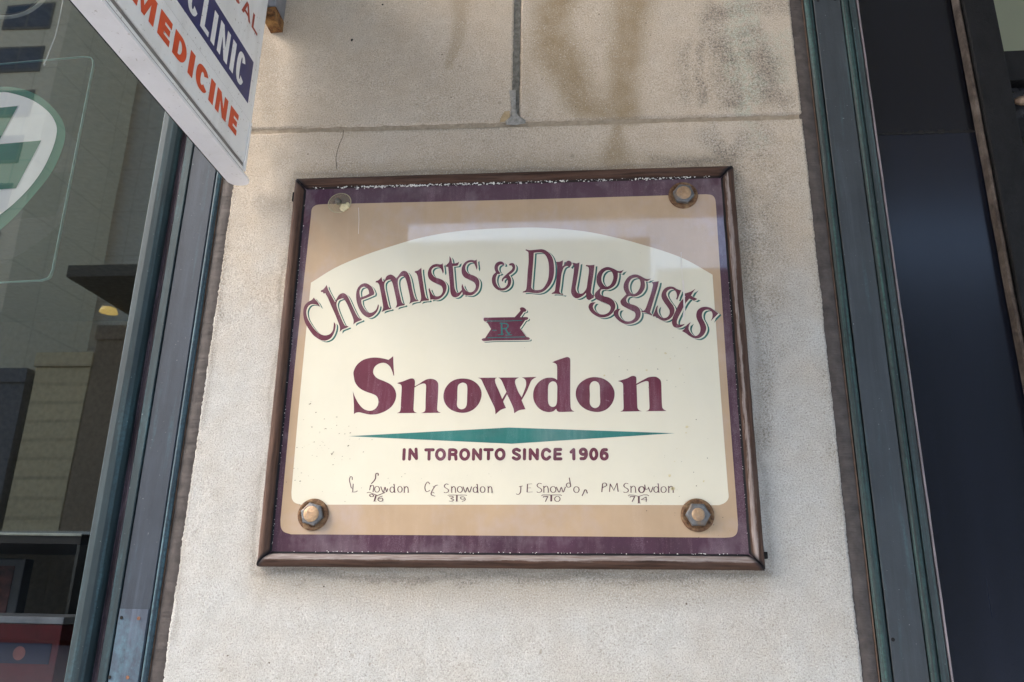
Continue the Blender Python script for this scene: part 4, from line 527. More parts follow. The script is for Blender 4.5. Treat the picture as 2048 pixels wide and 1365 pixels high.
V, F = [], []; fill([smooth_closed(pts_of(DATA['tan']))], YB-.0001, V, F); mesh_obj("tan_border", V, F, M_TAN, sign)
V, F = [], []; fill([smooth_closed(pts_of(DATA['cream']))], YB-.0002, V, F); mesh_obj("cream_panel", V, F, M_CREAM, sign)
G, GF, H, HF, L, LF = [], [], [], [], [], []
for i, (k, cs) in enumerate(DATA['arc'].items()):
    c = contours_of(cs); e = i*2e-6
    fill(c, YB-.0003-e, G, GF, .0039, -.0023); fill(c, YB-.00036-e, H, HF, .0018, -.0010); fill(c, YB-.00042-e, L, LF)
mesh_obj("letter_shadow", G, GF, M_TEAL_D, sign); mesh_obj("letter_outline", H, HF, M_CREAM, sign); mesh_obj("arched_lettering", L, LF, M_MAROON_T, sign)
V, F = [], []
for k, cs in DATA['name'].items(): fill(contours_of(cs), YB-.0003, V, F)
mesh_obj("name_lettering", V, F, M_MAROON_T, sign)
c = contours_of(DATA['bowl']); A_, AF, B_, BF, C_, CF = [], [], [], [], [], []
fill(c, YB-.0003, A_, AF, .0024, -.0020); fill(c, YB-.00036, B_, BF, .0013, -.0010); fill(c, YB-.00042, C_, CF)
mesh_obj("mortar_shadow", A_, AF, M_TEAL_D, sign); mesh_obj("mortar_outline", B_, BF, M_CREAM, sign); em = mesh_obj("mortar_emblem", C_, CF, M_MAROON_T, sign)
def strokes(name, lst, y, mat, parent, caps=True, pen=False):
    V, F = [], []
    for i, (s, w, sm) in enumerate(lst):
        p = [(a, b) for a, b, _ in pts_of(s)]
        if sm and len(p) > 2: p = smooth_open(p, 4)
        v, f = ribbon([(BX+a, BZ+b) for a, b in p], w*1e-4, y-i*4e-6, caps, pen); b = len(V); V += v; F += [tuple(b+q for q in t) for t in f]
    return mesh_obj(name, V, F, mat, parent)
strokes("emblem_lines", DATA['rx'], YB-.0005, M_TEAL, em)
V, F = [], []; fill([[(a, b) for a, b, _ in pts_of(DATA['diamond'])]], YB-.0003, V, F); mesh_obj("teal_diamond", V, F, M_TEAL, sign)
strokes("date_lettering", DATA['tor'], YB-.0003, M_MAROON_T, sign)
for grp in DATA['small']: strokes("name_line", grp, YB-.0003, M_SMALL, sign, False, True)
# grime printed on by weather: small specks
def specks(name, regions, mat, parent):
    V, F = [], []
    for (cx, cz, rx, rz, n, s0, s1, asp, an) in regions:
        for _ in range(n):
            x = BX+random.gauss(cx, rx); z = BZ+random.gauss(cz, rz); s = random.uniform(s0, s1)*random.random()**.7; a = an+random.gauss(0, .35); b = len(V); m = 7
            for k in range(m):
                t = 2*math.pi*k/m; u = s*asp*math.cos(t)*random.uniform(.6, 1.2); w = s*math.sin(t)*random.uniform(.6, 1.2)
                V.append((x+u*math.cos(a)-w*math.sin(a), YB-.00062, z+u*math.sin(a)+w*math.cos(a)))
            F.append(tuple(range(b, b+m)))
    o = mesh_obj(name, V, F, mat, parent); o['kind'] = 'stuff'; return o
specks("dirt_specks", [(-.235, -.135, .022, .030, 60, .0003, .0007, 1.8, .3), (-.215, -.115, .02, .02, 24, .0003, .0009, 2.2, .35), (-.15, -.17, .10, .02, 40, .0002, .0006, 1.3, .2), (.225, -.15, .03, .045, 22, .0002, .0008, 1.2, 1.2), (.20, -.02, .03, .02, 16, .0003, .0009, .8, .4), (0, .0, .18, .12, 40, .0001, .0004, 1.2, 0), (.24, -.21, .02, .02, 26, .0003, .0009, 1.1, .8)], M_DIRT, sign)
specks("yellow_stains", [(.21, -.14, .02, .04, 9, .001, .0035, 1.3, 1.0), (.20, -.025, .025, .012, 6, .001, .0025, 1.2, .2)], M_STAINY, sign)
M_GLUE = plain("pale_glue_streak", (.70, .64, .57), .5, 0, .06, 200)
for pts, w in ((([(0.1267, 2.0407), (0.1265, 2.0227), (0.1268, 2.0014)], 0.0006),([(0.1274, 2.0), (0.1277, 1.9803), (0.1273, 1.9582), (0.1248, 1.9458)], 0.0022),([(-0.3167, 2.1189), (-0.3145, 2.1002), (-0.3135, 2.0787)], 0.0006),([(-0.1355, 1.9634), (-0.1344, 1.9494)], 0.0006))):
    v, f = ribbon(pts, w, YB-.00066); mesh_obj("glue_streak", v, f, M_GLUE, sign)
# frame rails
OUT = [(-.4066, 1.6317), (.2050, 1.6365), (.2028, 2.1676), (-.4133, 2.1680)]      # bl br tr tl
PROF = [(0, 0), (0, 6.5), (.8, 9.5), (2.2, 12), (4.5, 14.4), (7.5, 15.8), (10.5, 15.6), (13.0, 13.8), (14.6, 11.0), (15.2, 9.4), (15.3, 8.6), (17.4, 8.5), (17.8, 7.6)]
def inset(d):
    cx = sum(p[0] for p in OUT)/4; cz = sum(p[1] for p in OUT)/4; q = []
    for (x, z), (sx, sz) in zip(OUT, ((1, 1), (-1, 1), (-1, -1), (1, -1))): q.append((x+sx*d, z+sz*d))
    return q
WEAR_LIT = {0: [0, 0, .05, .08, .12, .35, .8, .95, 1, .9, .2, .3, 0], 1: [0, 0, .03, .05, .12, .4, .7, .55, .2, .1, .1, 0, 0], 2: [.1, .2, .3, .3, .16, .05, .05, .08, .05, .05, 0, 0, 0], 3: [.6, .8, .85, .6, .1, 0, 0, 0, .05, 0, 0, .1, 0]}  # worn wood; the bottom rail's pale inner half is partly painted light
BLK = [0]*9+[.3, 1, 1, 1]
def rail(i, name, mat):
    n = 90; V, F, W, B = [], [], [], []; m = len(PROF); j = (i+1) % 4
    for s in range(n+1):
        t = s/n
        for k, (d, h) in enumerate(PROF):
            q = inset(d*1e-3); a, b = q[i], q[j]; L = math.hypot(b[0]-a[0], b[1]-a[1])
            gap = (.0008 if i % 2 == 0 else .0014)/L; u = gap+(1-2*gap)*t
            x = a[0]+(b[0]-a[0])*u; z = a[1]+(b[1]-a[1])*u
            o = nz(60+i, x+z, 45)*.0008+nz(70+i, (x+z)+k*.003, 220)*.0005
            tx, tz = (0, 1) if i % 2 == 0 else (1, 0)
            V.append((x+tx*o, -h*1e-3+o*.6, z+tz*o)); W.append(WEAR_LIT[i][k]*(1.0 if i != 3 else .35+.65*(1-u if False else u))); B.append(1.0 if s in (0, n) else (BLK[k] if i in (0, 1, 3) else BLK[k]*.8))
    for s in range(n):
        for k in range(m-1): q = s*m+k; F.append((q, q+1, q+m+1, q+m))
    F.append(tuple(range(m-1, -1, -1))); F.append(tuple(range(n*m, n*m+m)))
    o = mesh_obj(name, V, F, mat, sign, True, {'wear_lit': W, 'black': B}); return o
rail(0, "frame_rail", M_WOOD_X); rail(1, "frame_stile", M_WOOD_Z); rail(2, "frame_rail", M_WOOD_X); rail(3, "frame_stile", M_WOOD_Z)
# flaking white paint along the inside of the top rail, pale crumbs along the other three
V, F = [], []
M_FLAKE = plain("flaking_white_paint", (.70, .68, .64), .8, 0, .15, 300)
def flake(x, z, s, ax, y):
    b = len(V); m = random.choice((4, 5, 6)); a0 = random.random()*6
    for k in range(m):
        t = a0+2*math.pi*k/m; V.append((x+s*ax*math.cos(t)*random.uniform(.5, 1.2), y-random.uniform(0, .0006), z+s*math.sin(t)*random.uniform(.5, 1.2)))
    F.append(tuple(range(b, b+m)))
for k in range(800):
    x = random.uniform(-.385, .17); w = (1 if -.33 < x < -.02 else .40)*(.25+1.3*max(0, float(fbm(np.array([x*55]), np.array([.3]), 77, 3)[0])-.32)*2)
    if random.random() > w: continue
    z = OUT[2][1]-.0168+random.gauss(0, .0011); flake(x, z, random.uniform(.0003, .0013), random.uniform(.8, 2.2), -.0094)
for k in range(70):
    z = random.uniform(1.655, 2.14); t = (z-1.6317)/(2.168-1.6317); flake(-.4066+(-.0067)*t+.0182+random.gauss(0, .0004), z, random.uniform(.0002, .0008), .7, -.0088)
for k in range(70):
    x = random.uniform(-.385, .18); flake(x, 1.6317+(x+.4066)/.61*.0048+.0180+random.gauss(0, .0004), random.uniform(.0002, .0007), 1.6, -.0088)
for k in range(45):
    z = random.uniform(1.66, 2.0); t = (z-1.6365)/.531; flake(.2050-.0022*t-.0176+random.gauss(0, .0004), z, random.uniform(.0002, .0007), .7, -.0088)
mesh_obj("flaking_paint", V, F, M_FLAKE, sign)["kind"] = "stuff"
# dark rubber tabs sticking out behind the frame
for (x, z, w, h) in ((.2058, 1.6535, .0030, .008), (-.4145, 2.140, .0018, .014)):
    bm = bmesh.new(); bx(bm, x-w/2, x+w, -.008, .001, z-h/2, z+h/2, .001); part("packing_strip", bm, M_HOLE, sign)
# bolts: domed hexagon heads on rusty washers
def make_bolt(cx, cz, rot, label, cap_r):
    seg = 48; hexr = lambda a: .0127/math.cos(((a-rot+math.pi/6) % (math.pi/3))-math.pi/6)
    def rings(rs, close=True):
        V, F = [], []
        for (rf_, h) in rs:
            for k in range(seg):
                a = 2*math.pi*k/seg; r = rf_(a) if callable(rf_) else rf_; V.append((cx+r*math.cos(a), YB-h, cz+r*math.sin(a)))
        for i in range(len(rs)-1):
            for k in range(seg): F.append((i*seg+k, (i+1)*seg+k, (i+1)*seg+(k+1) % seg, i*seg+(k+1) % seg))
        if close: F.append(tuple(range(len(rs)*seg-1, (len(rs)-1)*seg-1, -1)))
        return V, F
    V, F = rings([(hexr, .0024), (hexr, .0072), (lambda a: hexr(a)*.97, .0078), (lambda a: min(hexr(a)*.93, .0126), .0084), (.0112, .0088), (cap_r, .0090)])
    bolt = mesh_obj("bolt", V, F, M_BOLT, sign)
    V, F = rings([(cap_r, .0088), (cap_r*.97, .0094), (cap_r*.88, .0099), (cap_r*.7, .0103), (cap_r*.4, .0106), (cap_r*.04, .0107)]); mesh_obj("bolt_crown", V, F, M_BOLTCAP, bolt, True)
    wob = [1+random.uniform(-.02, .02) for _ in range(seg)]
    V, F = rings([(.0196, .0004), (.0196, .0018), (.0188, .0026), (.0165, .0029), (.0150, .0022), (.0120, .0022)], False); mesh_obj("washer", V, F, M_WASHER, bolt, True)
    return bolt
make_bolt(-0.3405, 1.6947, .25, "", .0098); make_bolt(0.1303, 1.6986, math.pi/6, "", .0078); make_bolt(0.1333, 2.1245, .35, "", .0098)

# ------------------------------------------------------------------ broken suction cup on the sign
cupx, cupz = -0.3446, 2.1271
cup = thing("suction_cup", "broken clear yellowed suction cup stuck on the sign's upper left corner", "suction cup")
V, F = [], []; seg = 40; RS = [(.0160, .0004), (.0152, .0010), (.0110, .0020), (.0065, .0034), (.0040, .0040)]
for (r, h) in RS:
    for k in range(seg):
        a = 2*math.pi*k/seg; rr = r*(1+.05*math.sin(a*2+1)); V.append((cupx+rr*math.cos(a), YB-.0006-h, cupz+rr*math.sin(a)))
for i in range(len(RS)-1):
    for k in range(seg): F.append((i*seg+k, (i+1)*seg+k, (i+1)*seg+(k+1) % seg, i*seg+(k+1) % seg))
F.append(tuple(range((len(RS)-1)*seg, len(RS)*seg))); mesh_obj("cup_disc", V, F, M_SUCTION, cup, True)
V, F = [], []
for (r, h) in ((.0162, .0010), (.0155, .0014), (.0150, .0010)):
    for k in range(seg): a = 2*math.pi*k/seg; rr = r*(1+.05*math.sin(a*2+1)); V.append((cupx+rr*math.cos(a), YB-h, cupz+rr*math.sin(a)))
for i in range(2):
    for k in range(seg): F.append((i*seg+k, (i+1)*seg+k, (i+1)*seg+(k+1) % seg, i*seg+(k+1) % seg))
mesh_obj("cup_rim", V, F, plain("pale_rubber_rim", (.42, .37, .24), .35), cup, True)
bm = bmesh.new(); bmesh.ops.create_cone(bm, cap_ends=True, segments=24, radius1=.0042, radius2=.0034, depth=.006, matrix=Matrix.Translation((cupx-.001, YB-.006, cupz)) @ Matrix.Rotation(math.pi/2, 4, 'X')); part("cup_knob", bm, M_NUB, cup, True)
bm = bmesh.new()
for (dx, dz, s) in ((.0075, -.0080, .0050), (.0110, -.0062, .0042), (.0052, -.0108, .0034), (.0128, -.0030, .0026)):
    bmesh.ops.create_icosphere(bm, subdivisions=2, radius=s, matrix=Matrix.Translation((cupx+dx, YB-.0028, cupz+dz)) @ Matrix.Rotation(.7, 4, 'Y') @ Matrix.Diagonal((1.25, .5, .7, 1)))
for v_ in bm.verts: v_.co += Vector((random.gauss(0, .0004), random.gauss(0, .0003), random.gauss(0, .0004)))
part("broken_flap", bm, M_RUBBER, cup)

# ------------------------------------------------------------------ projecting clinic sign
cl = thing("projecting_sign", "white projecting sign with red MEDICINE and navy CLINIC lettering, above the window", "sign")
FX = -.475; TH = .030; YE = -.0125; YO = -.95; ZBOT = 2.1600; ZTOP = 2.62
def plan(x0, x1, yend, yout, r, n=7):
    p = [(x0, yout), (x1, yout)]
    p += [(x1-r+r*math.cos(a), yend-r+r*math.sin(a)) for a in np.linspace(0, math.pi/2, n)]
    p += [(x0+r+r*math.cos(a), yend-r+r*math.sin(a)) for a in np.linspace(math.pi/2, math.pi, n)]
    return p
def prism(name, pl, z0, z1, mat, parent, smooth=False):
    n = len(pl); V = [(x, y, z0) for x, y in pl]+[(x, y, z1) for x, y in pl]
    F = [(i, (i+1) % n, n+(i+1) % n, n+i) for i in range(n)]+[tuple(range(n-1, -1, -1)), tuple(range(n, 2*n))]
    return mesh_obj(name, V, F, mat, parent, smooth)
prism("cabinet", plan(FX-TH, FX-.0022, -.034, YO, .010), 2.1612, ZTOP, M_WHITE, cl)
prism("underside_cap", plan(FX-TH-.0012, FX+.0004, YE, YO, .0135), 2.1570, 2.1610, M_WHITE_U, cl)
def fbox(name, y0, y1, z0, z1, proud, mat, parent, depth=.004, bevel=0):
    return box_part(name, (FX-depth, FX+proud, y0, y1, z0, z1), mat, parent, bevel)
box_part("dark_edge", (FX-TH-.0030, FX-TH-.0013, YO, -.030, 2.1572, 2.1700), M_HOLE, cl)
fbox("lip_gap", YO, -.046, 2.1611, 2.1617, .0003, M_HOLE, cl)
fbox("panel_gap", YO, -.0452, 2.2419, 2.2424, -.0004, M_GREYTRIM, cl)
fbox("lower_lip", YO, -.046, 2.1618, 2.1668, .0006, M_WHITE, cl, .004, .0008)
fbox("shaded_dirty_groove", YO, -.0445, 2.1669, 2.1742, -.0016, M_GREYTRIM, cl)  # ridge shadow in the groove painted as grey, with dirt specks
fbox("medicine_panel", YO, -.0452, 2.1744, 2.2420, .0000, M_WHITE, cl, .004, .0006)
fbox("upper_panel", YO, -.0370, 2.2424, ZTOP, -.0012, M_WHITE, cl, .003, .0004)
fbox("end_retainer", -.0448, -.0385, 2.1640, 2.2420, .0012, M_WHITE, cl, .004, .001)
fbox("navy_band", YO+.02, -.0560, 2.2640, 2.3332, -.0010, M_BLUE, cl, .0014)
def onface(off): return lambda y, z, yy: (FX+off, y, z)
def glyph(ch, w=1.0, st=.27):
    """bold condensed sans outlines in a unit-high box of width w (stroke st)"""
    R_ = lambda a, b, c, d: [(a, b), (c, b), (c, d), (a, d)]
    if ch == 'I': return [R_(0, 0, w, 1)]
    if ch == 'L': return [[(0, 0), (w, 0), (w, st*.72), (st, st*.72), (st, 1), (0, 1)]]
    if ch == 'E':
        h = st*.72; return [[(0, 0), (w, 0), (w, h), (st, h), (st, .5-h/2), (w*.92, .5-h/2), (w*.92, .5+h/2), (st, .5+h/2), (st, 1-h), (w, 1-h), (w, 1), (0, 1)]]
    if ch == 'N': return [[(0, 0), (st*.9, 0), (st*.9, .60), (w-st*.95, 0), (w, 0), (w, 1), (w-st*.9, 1), (w-st*.9, .42), (st*.95, 1), (0, 1)]]
    if ch == 'M': return [[(0, 0), (st*.85, 0), (st*.85, .66), (w/2-st*.28, 0), (w/2+st*.28, 0), (w-st*.85, .66), (w-st*.85, 0), (w, 0), (w, 1), (w-st*1.15, 1), (w/2, .34), (st*1.15, 1), (0, 1)]]
    if ch == 'A': return [[(0, 0), (st, 0), (st+.1*w, .22), (w-st-.1*w, .22), (w-st, 0), (w, 0), (w/2+st*.55, 1), (w/2-st*.55, 1)], [(w*.36, .40), (w/2, .78), (w*.64, .40)]]
    if ch == 'D':
        a = [(w*.45+w*.55*math.sin(t), .5-.5*math.cos(t)) for t in np.linspace(0, math.pi, 15)]; s = st*.95
        b = [(w*.42+(w*.58-s)*math.sin(t), .5-(.5-st*.62)*math.cos(t)) for t in np.linspace(0, math.pi, 15)]
        return [[(0, 0)]+a+[(0, 1)], [(s, st*.62)]+b+[(s, 1-st*.62)]]
    if ch == 'C':
        t0 = math.radians(32); A = np.linspace(t0, 2*math.pi-t0, 34); cx = w*.5
        sq = lambda c, e: math.copysign(abs(c)**e, c)
        o = [(cx+w*.5*sq(math.cos(t), .8), .5+.52*sq(math.sin(t), .85)) for t in A]
        i_ = [(cx+(w*.5-st)*sq(math.cos(t), .8), .5+(.52-st*.68)*sq(math.sin(t), .85)) for t in A[::-1]]
        return [o+i_]
def word(name, items, z0, h, mat, parent, off, st):
    V, F = [], []
    for ch, y0, y1 in items:
        w = (y1-y0)/h; cs = [[(y0+x*h, z0+z*h) for x, z in c] for c in glyph(ch, w, st if ch != 'I' else w)]
        fill(cs, 0, V, F, plane=onface(off))
    return mesh_obj(name, V, F, mat, parent)
word("medicine_lettering", [('M', -.3420, -.2985), ('E', -.2900, -.2640), ('D', -.2565, -.2262), ('I', -.2190, -.2070), ('C', -.2005, -.1688), ('I', -.1634, -.1510), ('N', -.1448, -.1128), ('E', -.1045, -.0795)], 2.1955, .0325, M_RED, cl, .0004, .36)
word("clinic_lettering", [('C', -.2430, -.2150), ('L', -.2070, -.1845), ('I', -.1788, -.1680), ('N', -.1600, -.1298), ('I', -.1220, -.1108), ('C', -.1038, -.0780)], 2.2735, .0475, M_WHITE, cl, -.0008, .22)
word("medical_lettering", [('C', -.1420, -.1180), ('A', -.1120, -.0822), ('L', -.0775, -.0570)], 2.3780, .0250, M_DKRED, cl, -.0009, .24)
br = thing("sign_bracket", "grey steel bracket with a rusty brown foot fixing the projecting sign to the stone", "bracket")
bm = bmesh.new(); bx(bm, -.4835, -.4645, -.034, .001, 2.4300, 2.4500, .0010)
for v_ in bm.verts: v_.co += Vector((random.gauss(0, .0004), random.gauss(0, .0004), random.gauss(0, .0004)))
part("rusty_foot", bm, M_RUST, br)
V = [(-.4722+.0058*math.cos(a), -.0352, 2.4395+.0058*math.sin(a)) for a in np.linspace(0, 2*math.pi, 17)[:-1]]+[(-.4722+.0034*math.cos(a), -.0370, 2.4395+.0034*math.sin(a)) for a in np.linspace(0, 2*math.pi, 17)[:-1]]
mesh_obj("rusty_screw", V, [(k, (k+1) % 16, 16+(k+1) % 16, 16+k) for k in range(16)]+[tuple(range(16, 32))], M_RUST, br)
box_part("steel_arm", (-.4840, -.4640, -.036, .001, 2.4503, 2.60), M_STEEL, br, .004)

# ------------------------------------------------------------------ hanging acrylic pharmacy sign behind the glass
ac = thing("acrylic_sign", "clear acrylic plate with a green and white oval emblem hanging inside the window", "sign")
PAN = [(-1.36, 2.452, 1), (-1.10, 2.472, 1), (-.866, 2.4835, 1), (-.850, 2.480), (-.8440, 2.466, 1), (-.8415, 2.27), (-.8389, 2.081, 1), (-.842, 2.068), (-.854, 2.0630, 1), (-1.05, 2.057, 1), (-1.36, 2.050, 1)]
pc = smooth_closed([(p[0], p[1], len(p) == 3) for p in PAN], 6)
V, F = [], []; fill([pc], .1, V, F, plane=lambda x, z, y: (x, y, z)); mesh_obj("plate", V, F, M_ACRYL, ac)
n = len(pc); V = []
for (s, y) in ((0, .0992), (0, .1040)): V += [(x, y, z) for x, z in pc]
mesh_obj("plate_edge", V+[(x*1.0+(-.0012 if x > -.9 else 0), .0992, z-.0010 if z > 2.3 else z+.0010) for x, z in pc], [(i, (i+1) % n, n+(i+1) % n, n+i) for i in range(n)]+[(i, 2*n+i, 2*n+(i+1) % n, (i+1) % n) for i in range(n)], M_ACRYL_EDGE, ac)
GR = [(-1.0074, 2.4264), (-.97, 2.4224), (-.93, 2.4051), (-.8962, 2.3774), (-.8749, 2.3507), (-.8658, 2.3248), (-.8668, 2.2913), (-.8776, 2.2504), (-.8999, 2.2106), (-.9256, 2.1715), (-.9560, 2.1403), (-1.0, 2.112), (-1.06, 2.10), (-1.12, 2.122), (-1.165, 2.17), (-1.178, 2.235), (-1.16, 2.31), (-1.12, 2.375), (-1.06, 2.415)]
WH = [(-1.0048, 2.4152), (-.9797, 2.4118), (-.9402, 2.3968), (-.9073, 2.3736), (-.8888, 2.3512), (-.8816, 2.3296), (-.8833, 2.296), (-.894, 2.255), (-.9162, 2.2151), (-.95, 2.1781), (-1.0, 2.143), (-1.055, 2.120), (-1.115, 2.140), (-1.152, 2.182), (-1.162, 2.237), (-1.145, 2.305), (-1.110, 2.365), (-1.055, 2.403)]
sm3 = lambda L_: smooth_closed([(a, b, 0) for a, b in L_], 5)
pw = lambda x, z, y: (x, y, z)
V, F = [], []; fill([sm3(GR)], .0985, V, F, plane=pw); mesh_obj("green_oval", V, F, M_LOGO_G, ac)
V, F = [], []; fill([sm3(WH)], .0978, V, F, plane=pw); mesh_obj("white_oval", V, F, M_LOGO_W, ac)
V, F = [], []
fill([[(-1.06, 2.379), (-.9634, 2.3856), (-.9834, 2.3125), (-1.08, 2.3115)]], .0971, V, F, plane=pw)
fill([[(-1.12, 2.3005), (-.9905, 2.3108), (-.9058, 2.3158), (-.9311, 2.2269), (-.9609, 2.2254), (-1.15, 2.214)]], .0971, V, F, plane=pw)
mesh_obj("green_cross", V, F, M_LOGO_G, ac)
def tube(pts, r, mat, parent, name, seg=6):
    V, F = [], []; n = len(pts)
    for i, p in enumerate(pts):
        p = Vector(p); t = (Vector(pts[min(i+1, n-1)])-Vector(pts[max(i-1, 0)])).normalized(); a = t.orthogonal().normalized(); b = t.cross(a)
        if i and False: pass
        V += [tuple(p+(a*math.cos(2*math.pi*k/seg)+b*math.sin(2*math.pi*k/seg))*r) for k in range(seg)]
    for i in range(n-1):
        for k in range(seg): F.append((i*seg+k, i*seg+(k+1) % seg, (i+1)*seg+(k+1) % seg, (i+1)*seg+k))
    return mesh_obj(name, V, F, mat, parent, True)
tube([(-.926, .098, 2.72), (-.9265, .098, 2.6074), (-.9252, .098, 2.5639), (-.9251, .098, 2.5266), (-.9298, .098, 2.4953), (-.9316, .098, 2.4778), (-.9345, .098, 2.4695), (-.9325, .097, 2.4655), (-.9300, .097, 2.4690)], .0010, M_WIRE, ac, "hanging_wire")
rg = thing("window_hook", "round clear suction hook on the glass above the hanging acrylic sign", "suction hook")
V, F = [], []; seg = 48; cx, cz = -.985, 2.584
for (r, y) in ((.052, .0520), (.050, .0500), (.047, .0485), (.044, .0520)):
    for k in range(seg): a = 2*math.pi*k/seg; V.append((cx+1.25*r*math.cos(a), y+.004, cz+r*math.sin(a)))
for i in range(3):
    for k in range(seg): F.append((i*seg+k, (i+1)*seg+k, (i+1)*seg+(k+1) % seg, i*seg+(k+1) % seg))
mesh_obj("cup_rim", V, F, plain("grey_clear_rim", (.22, .23, .20), .25), rg, True)
V = [(cx+1.25*.040*math.cos(a), .0560, cz+.040*math.sin(a)) for a in np.linspace(0, 2*math.pi, 49)[:-1]]
mesh_obj("cup_disc", V, [tuple(range(48))], glass_mat("dark_clear_cup", (.35, .40, .45), .06), rg)

# ------------------------------------------------------------------ shop interior seen through the window
def quad(name, c, mat, parent=None): return mesh_obj(name, c, [(0, 1, 2, 3)], mat, parent)
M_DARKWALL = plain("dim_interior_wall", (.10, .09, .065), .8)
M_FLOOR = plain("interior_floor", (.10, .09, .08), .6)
room = bpy.data.objects.new("shop_interior", None); link(room); room['kind'] = 'structure'; room['label'] = "dim shop interior behind the window"
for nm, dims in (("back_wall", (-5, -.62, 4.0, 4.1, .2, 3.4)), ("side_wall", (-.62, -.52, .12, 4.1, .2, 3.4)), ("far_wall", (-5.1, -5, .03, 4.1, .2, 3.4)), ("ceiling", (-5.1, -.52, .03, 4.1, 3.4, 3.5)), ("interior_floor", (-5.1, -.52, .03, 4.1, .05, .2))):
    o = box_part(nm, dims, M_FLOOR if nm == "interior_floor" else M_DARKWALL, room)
M_GREENWALL = plain("pale_green_wall", (.42, .46, .30), .8, 0, .06, 5)
vest = bpy.data.objects.new("vestibule", None); link(vest); vest['kind'] = 'structure'; vest['label'] = "entrance vestibule with pale green wall"
box_part("green_wall", (.45, 2.4, .62, .70, .2, 3.6), M_GREENWALL, vest); box_part("vestibule_floor", (.45, 2.4, .03, .70, .05, .2), M_FLOOR, vest)
box_part("vestibule_side", (.40, .45, .1, .70, .2, 3.6), M_DARKWALL, vest); box_part("vestibule_ceiling", (.40, 2.4, .03, .70, 3.6, 3.65), M_DARKWALL, vest)
sh = thing("display_shelf", "dark display shelf with a thin pale front edge inside the window", "shelf")
sx, sy, sz = (-1.0052, 0.55, 1.7065)
box_part("shelf_board", (sx-1.2, sx, sy+.003, sy+.5, sz-.02, sz), plain("dark_shelf", (.02, .02, .02), .6), sh)
box_part("pale_edge", (sx-1.2, sx+.001, sy, sy+.0028, sz-.0045, sz+.0005), plain("pale_shelf_edge", (.45, .46, .38), .5), sh)
box_part("shelf_side", (sx-.006, sx, sy+.004, sy+.5, .2, sz-.021), plain("grey_shelf_side", (.05, .055, .05), .6), sh)
rb = thing("red_box", "red carton with a white top and navy blue band low inside the window", "box")
rx0, ry0, rz0 = (-0.8785, 0.35, 1.544)
box_part("carton", (rx0-.34, rx0, ry0, ry0+.16, rz0-.32, rz0), plain("red_carton", (.10, .004, .008), .35), rb, .002)
box_part("white_lid", (rx0-.342, rx0+.002, ry0-.002, ry0+.16, rz0+.0005, rz0+.012), plain("white_lid", (.28, .30, .33), .5), rb, .002)
box_part("navy_band", (rx0-.335, rx0-.012, ry0-.0012, ry0-.0002, rz0-.062, rz0-.030), plain("navy_carton_band", (.006, .009, .04), .4), rb)
bm = bmesh.new(); bmesh.ops.create_circle(bm, cap_ends=True, segments=20, radius=.011, matrix=Matrix.Translation((rx0-.066, ry0-.0020, rz0-.046)) @ Matrix.Rotation(math.pi/2, 4, 'X')); part("round_badge", bm, plain("pale_red_badge", (.26, .09, .08), .5), rb)
st = thing("display_stand", "low grey stand under the red carton inside the window", "stand"); box_part("stand_top", (rx0-.5, rx0+.02, ry0-.02, ry0+.25, rz0-.345, rz0-.3215), M_STEEL, st, .002); box_part("stand_leg", (rx0-.48, rx0-.44, ry0, ry0+.04, .2, rz0-.346), M_STEEL, st); box_part("stand_leg", (rx0-.03, rx0+.01, ry0, ry0+.04, .2, rz0-.346), M_STEEL, st)
pr = thing("picture_board", "framed dark red picture board standing behind the red carton", "display board")
px_, py_, pz_ = (-1.255, 0.75, 1.6643)
box_part("board_frame", (px_-.30, px_, py_, py_+.03, pz_-.22, pz_), plain("grey_board_frame", (.07, .08, .09), .5), pr, .003); box_part("board_picture", (px_-.28, px_-.022, py_-.0015, py_-.0005, pz_-.20, pz_-.016), plain("dark_red_picture", (.075, .022, .024), .5, 0, .8, 40), pr); box_part("board_foot", (px_-.2, px_-.1, py_+.005, py_+.025, .2, pz_-.2205), M_DARKWALL, pr)

# ------------------------------------------------------------------ the shop building's shell and canopy
bd = thing("shop_building", "shop building that carries the stone pier, with a flat canopy above", "building")
M_SHELL = plain("building_stone", (.45, .41, .35), .9, 0, .15, 2)
for dims in ((-9, 9, .11, 8.0, 3.66, 8.5), (-9, -5.2, .11, 8.0, 0, 3.66), (2.5, 9, .11, 8.0, 0, 3.66), (-5.2, 2.5, 4.2, 8.0, 0, 3.66)): box_part("wall", dims, M_SHELL, bd)
box_part("wall", (-.50, .30, .0305, .4, .06, 3.40), M_SHELL, bd)
box_part("wall", (-9, 9, 0.0005, .1095, 3.345, 8.5), M_SHELL, bd)
box_part("wall", (-3.45, -.53, .03, .1, .06, ZB), M_SHELL, bd)
box_part("canopy", (-1.14, 6.5, -2.60, 0, 3.38, 3.66), plain("canopy_soffit", (.40, .385, .36), .7, 0, .15, 3), bd, .01)

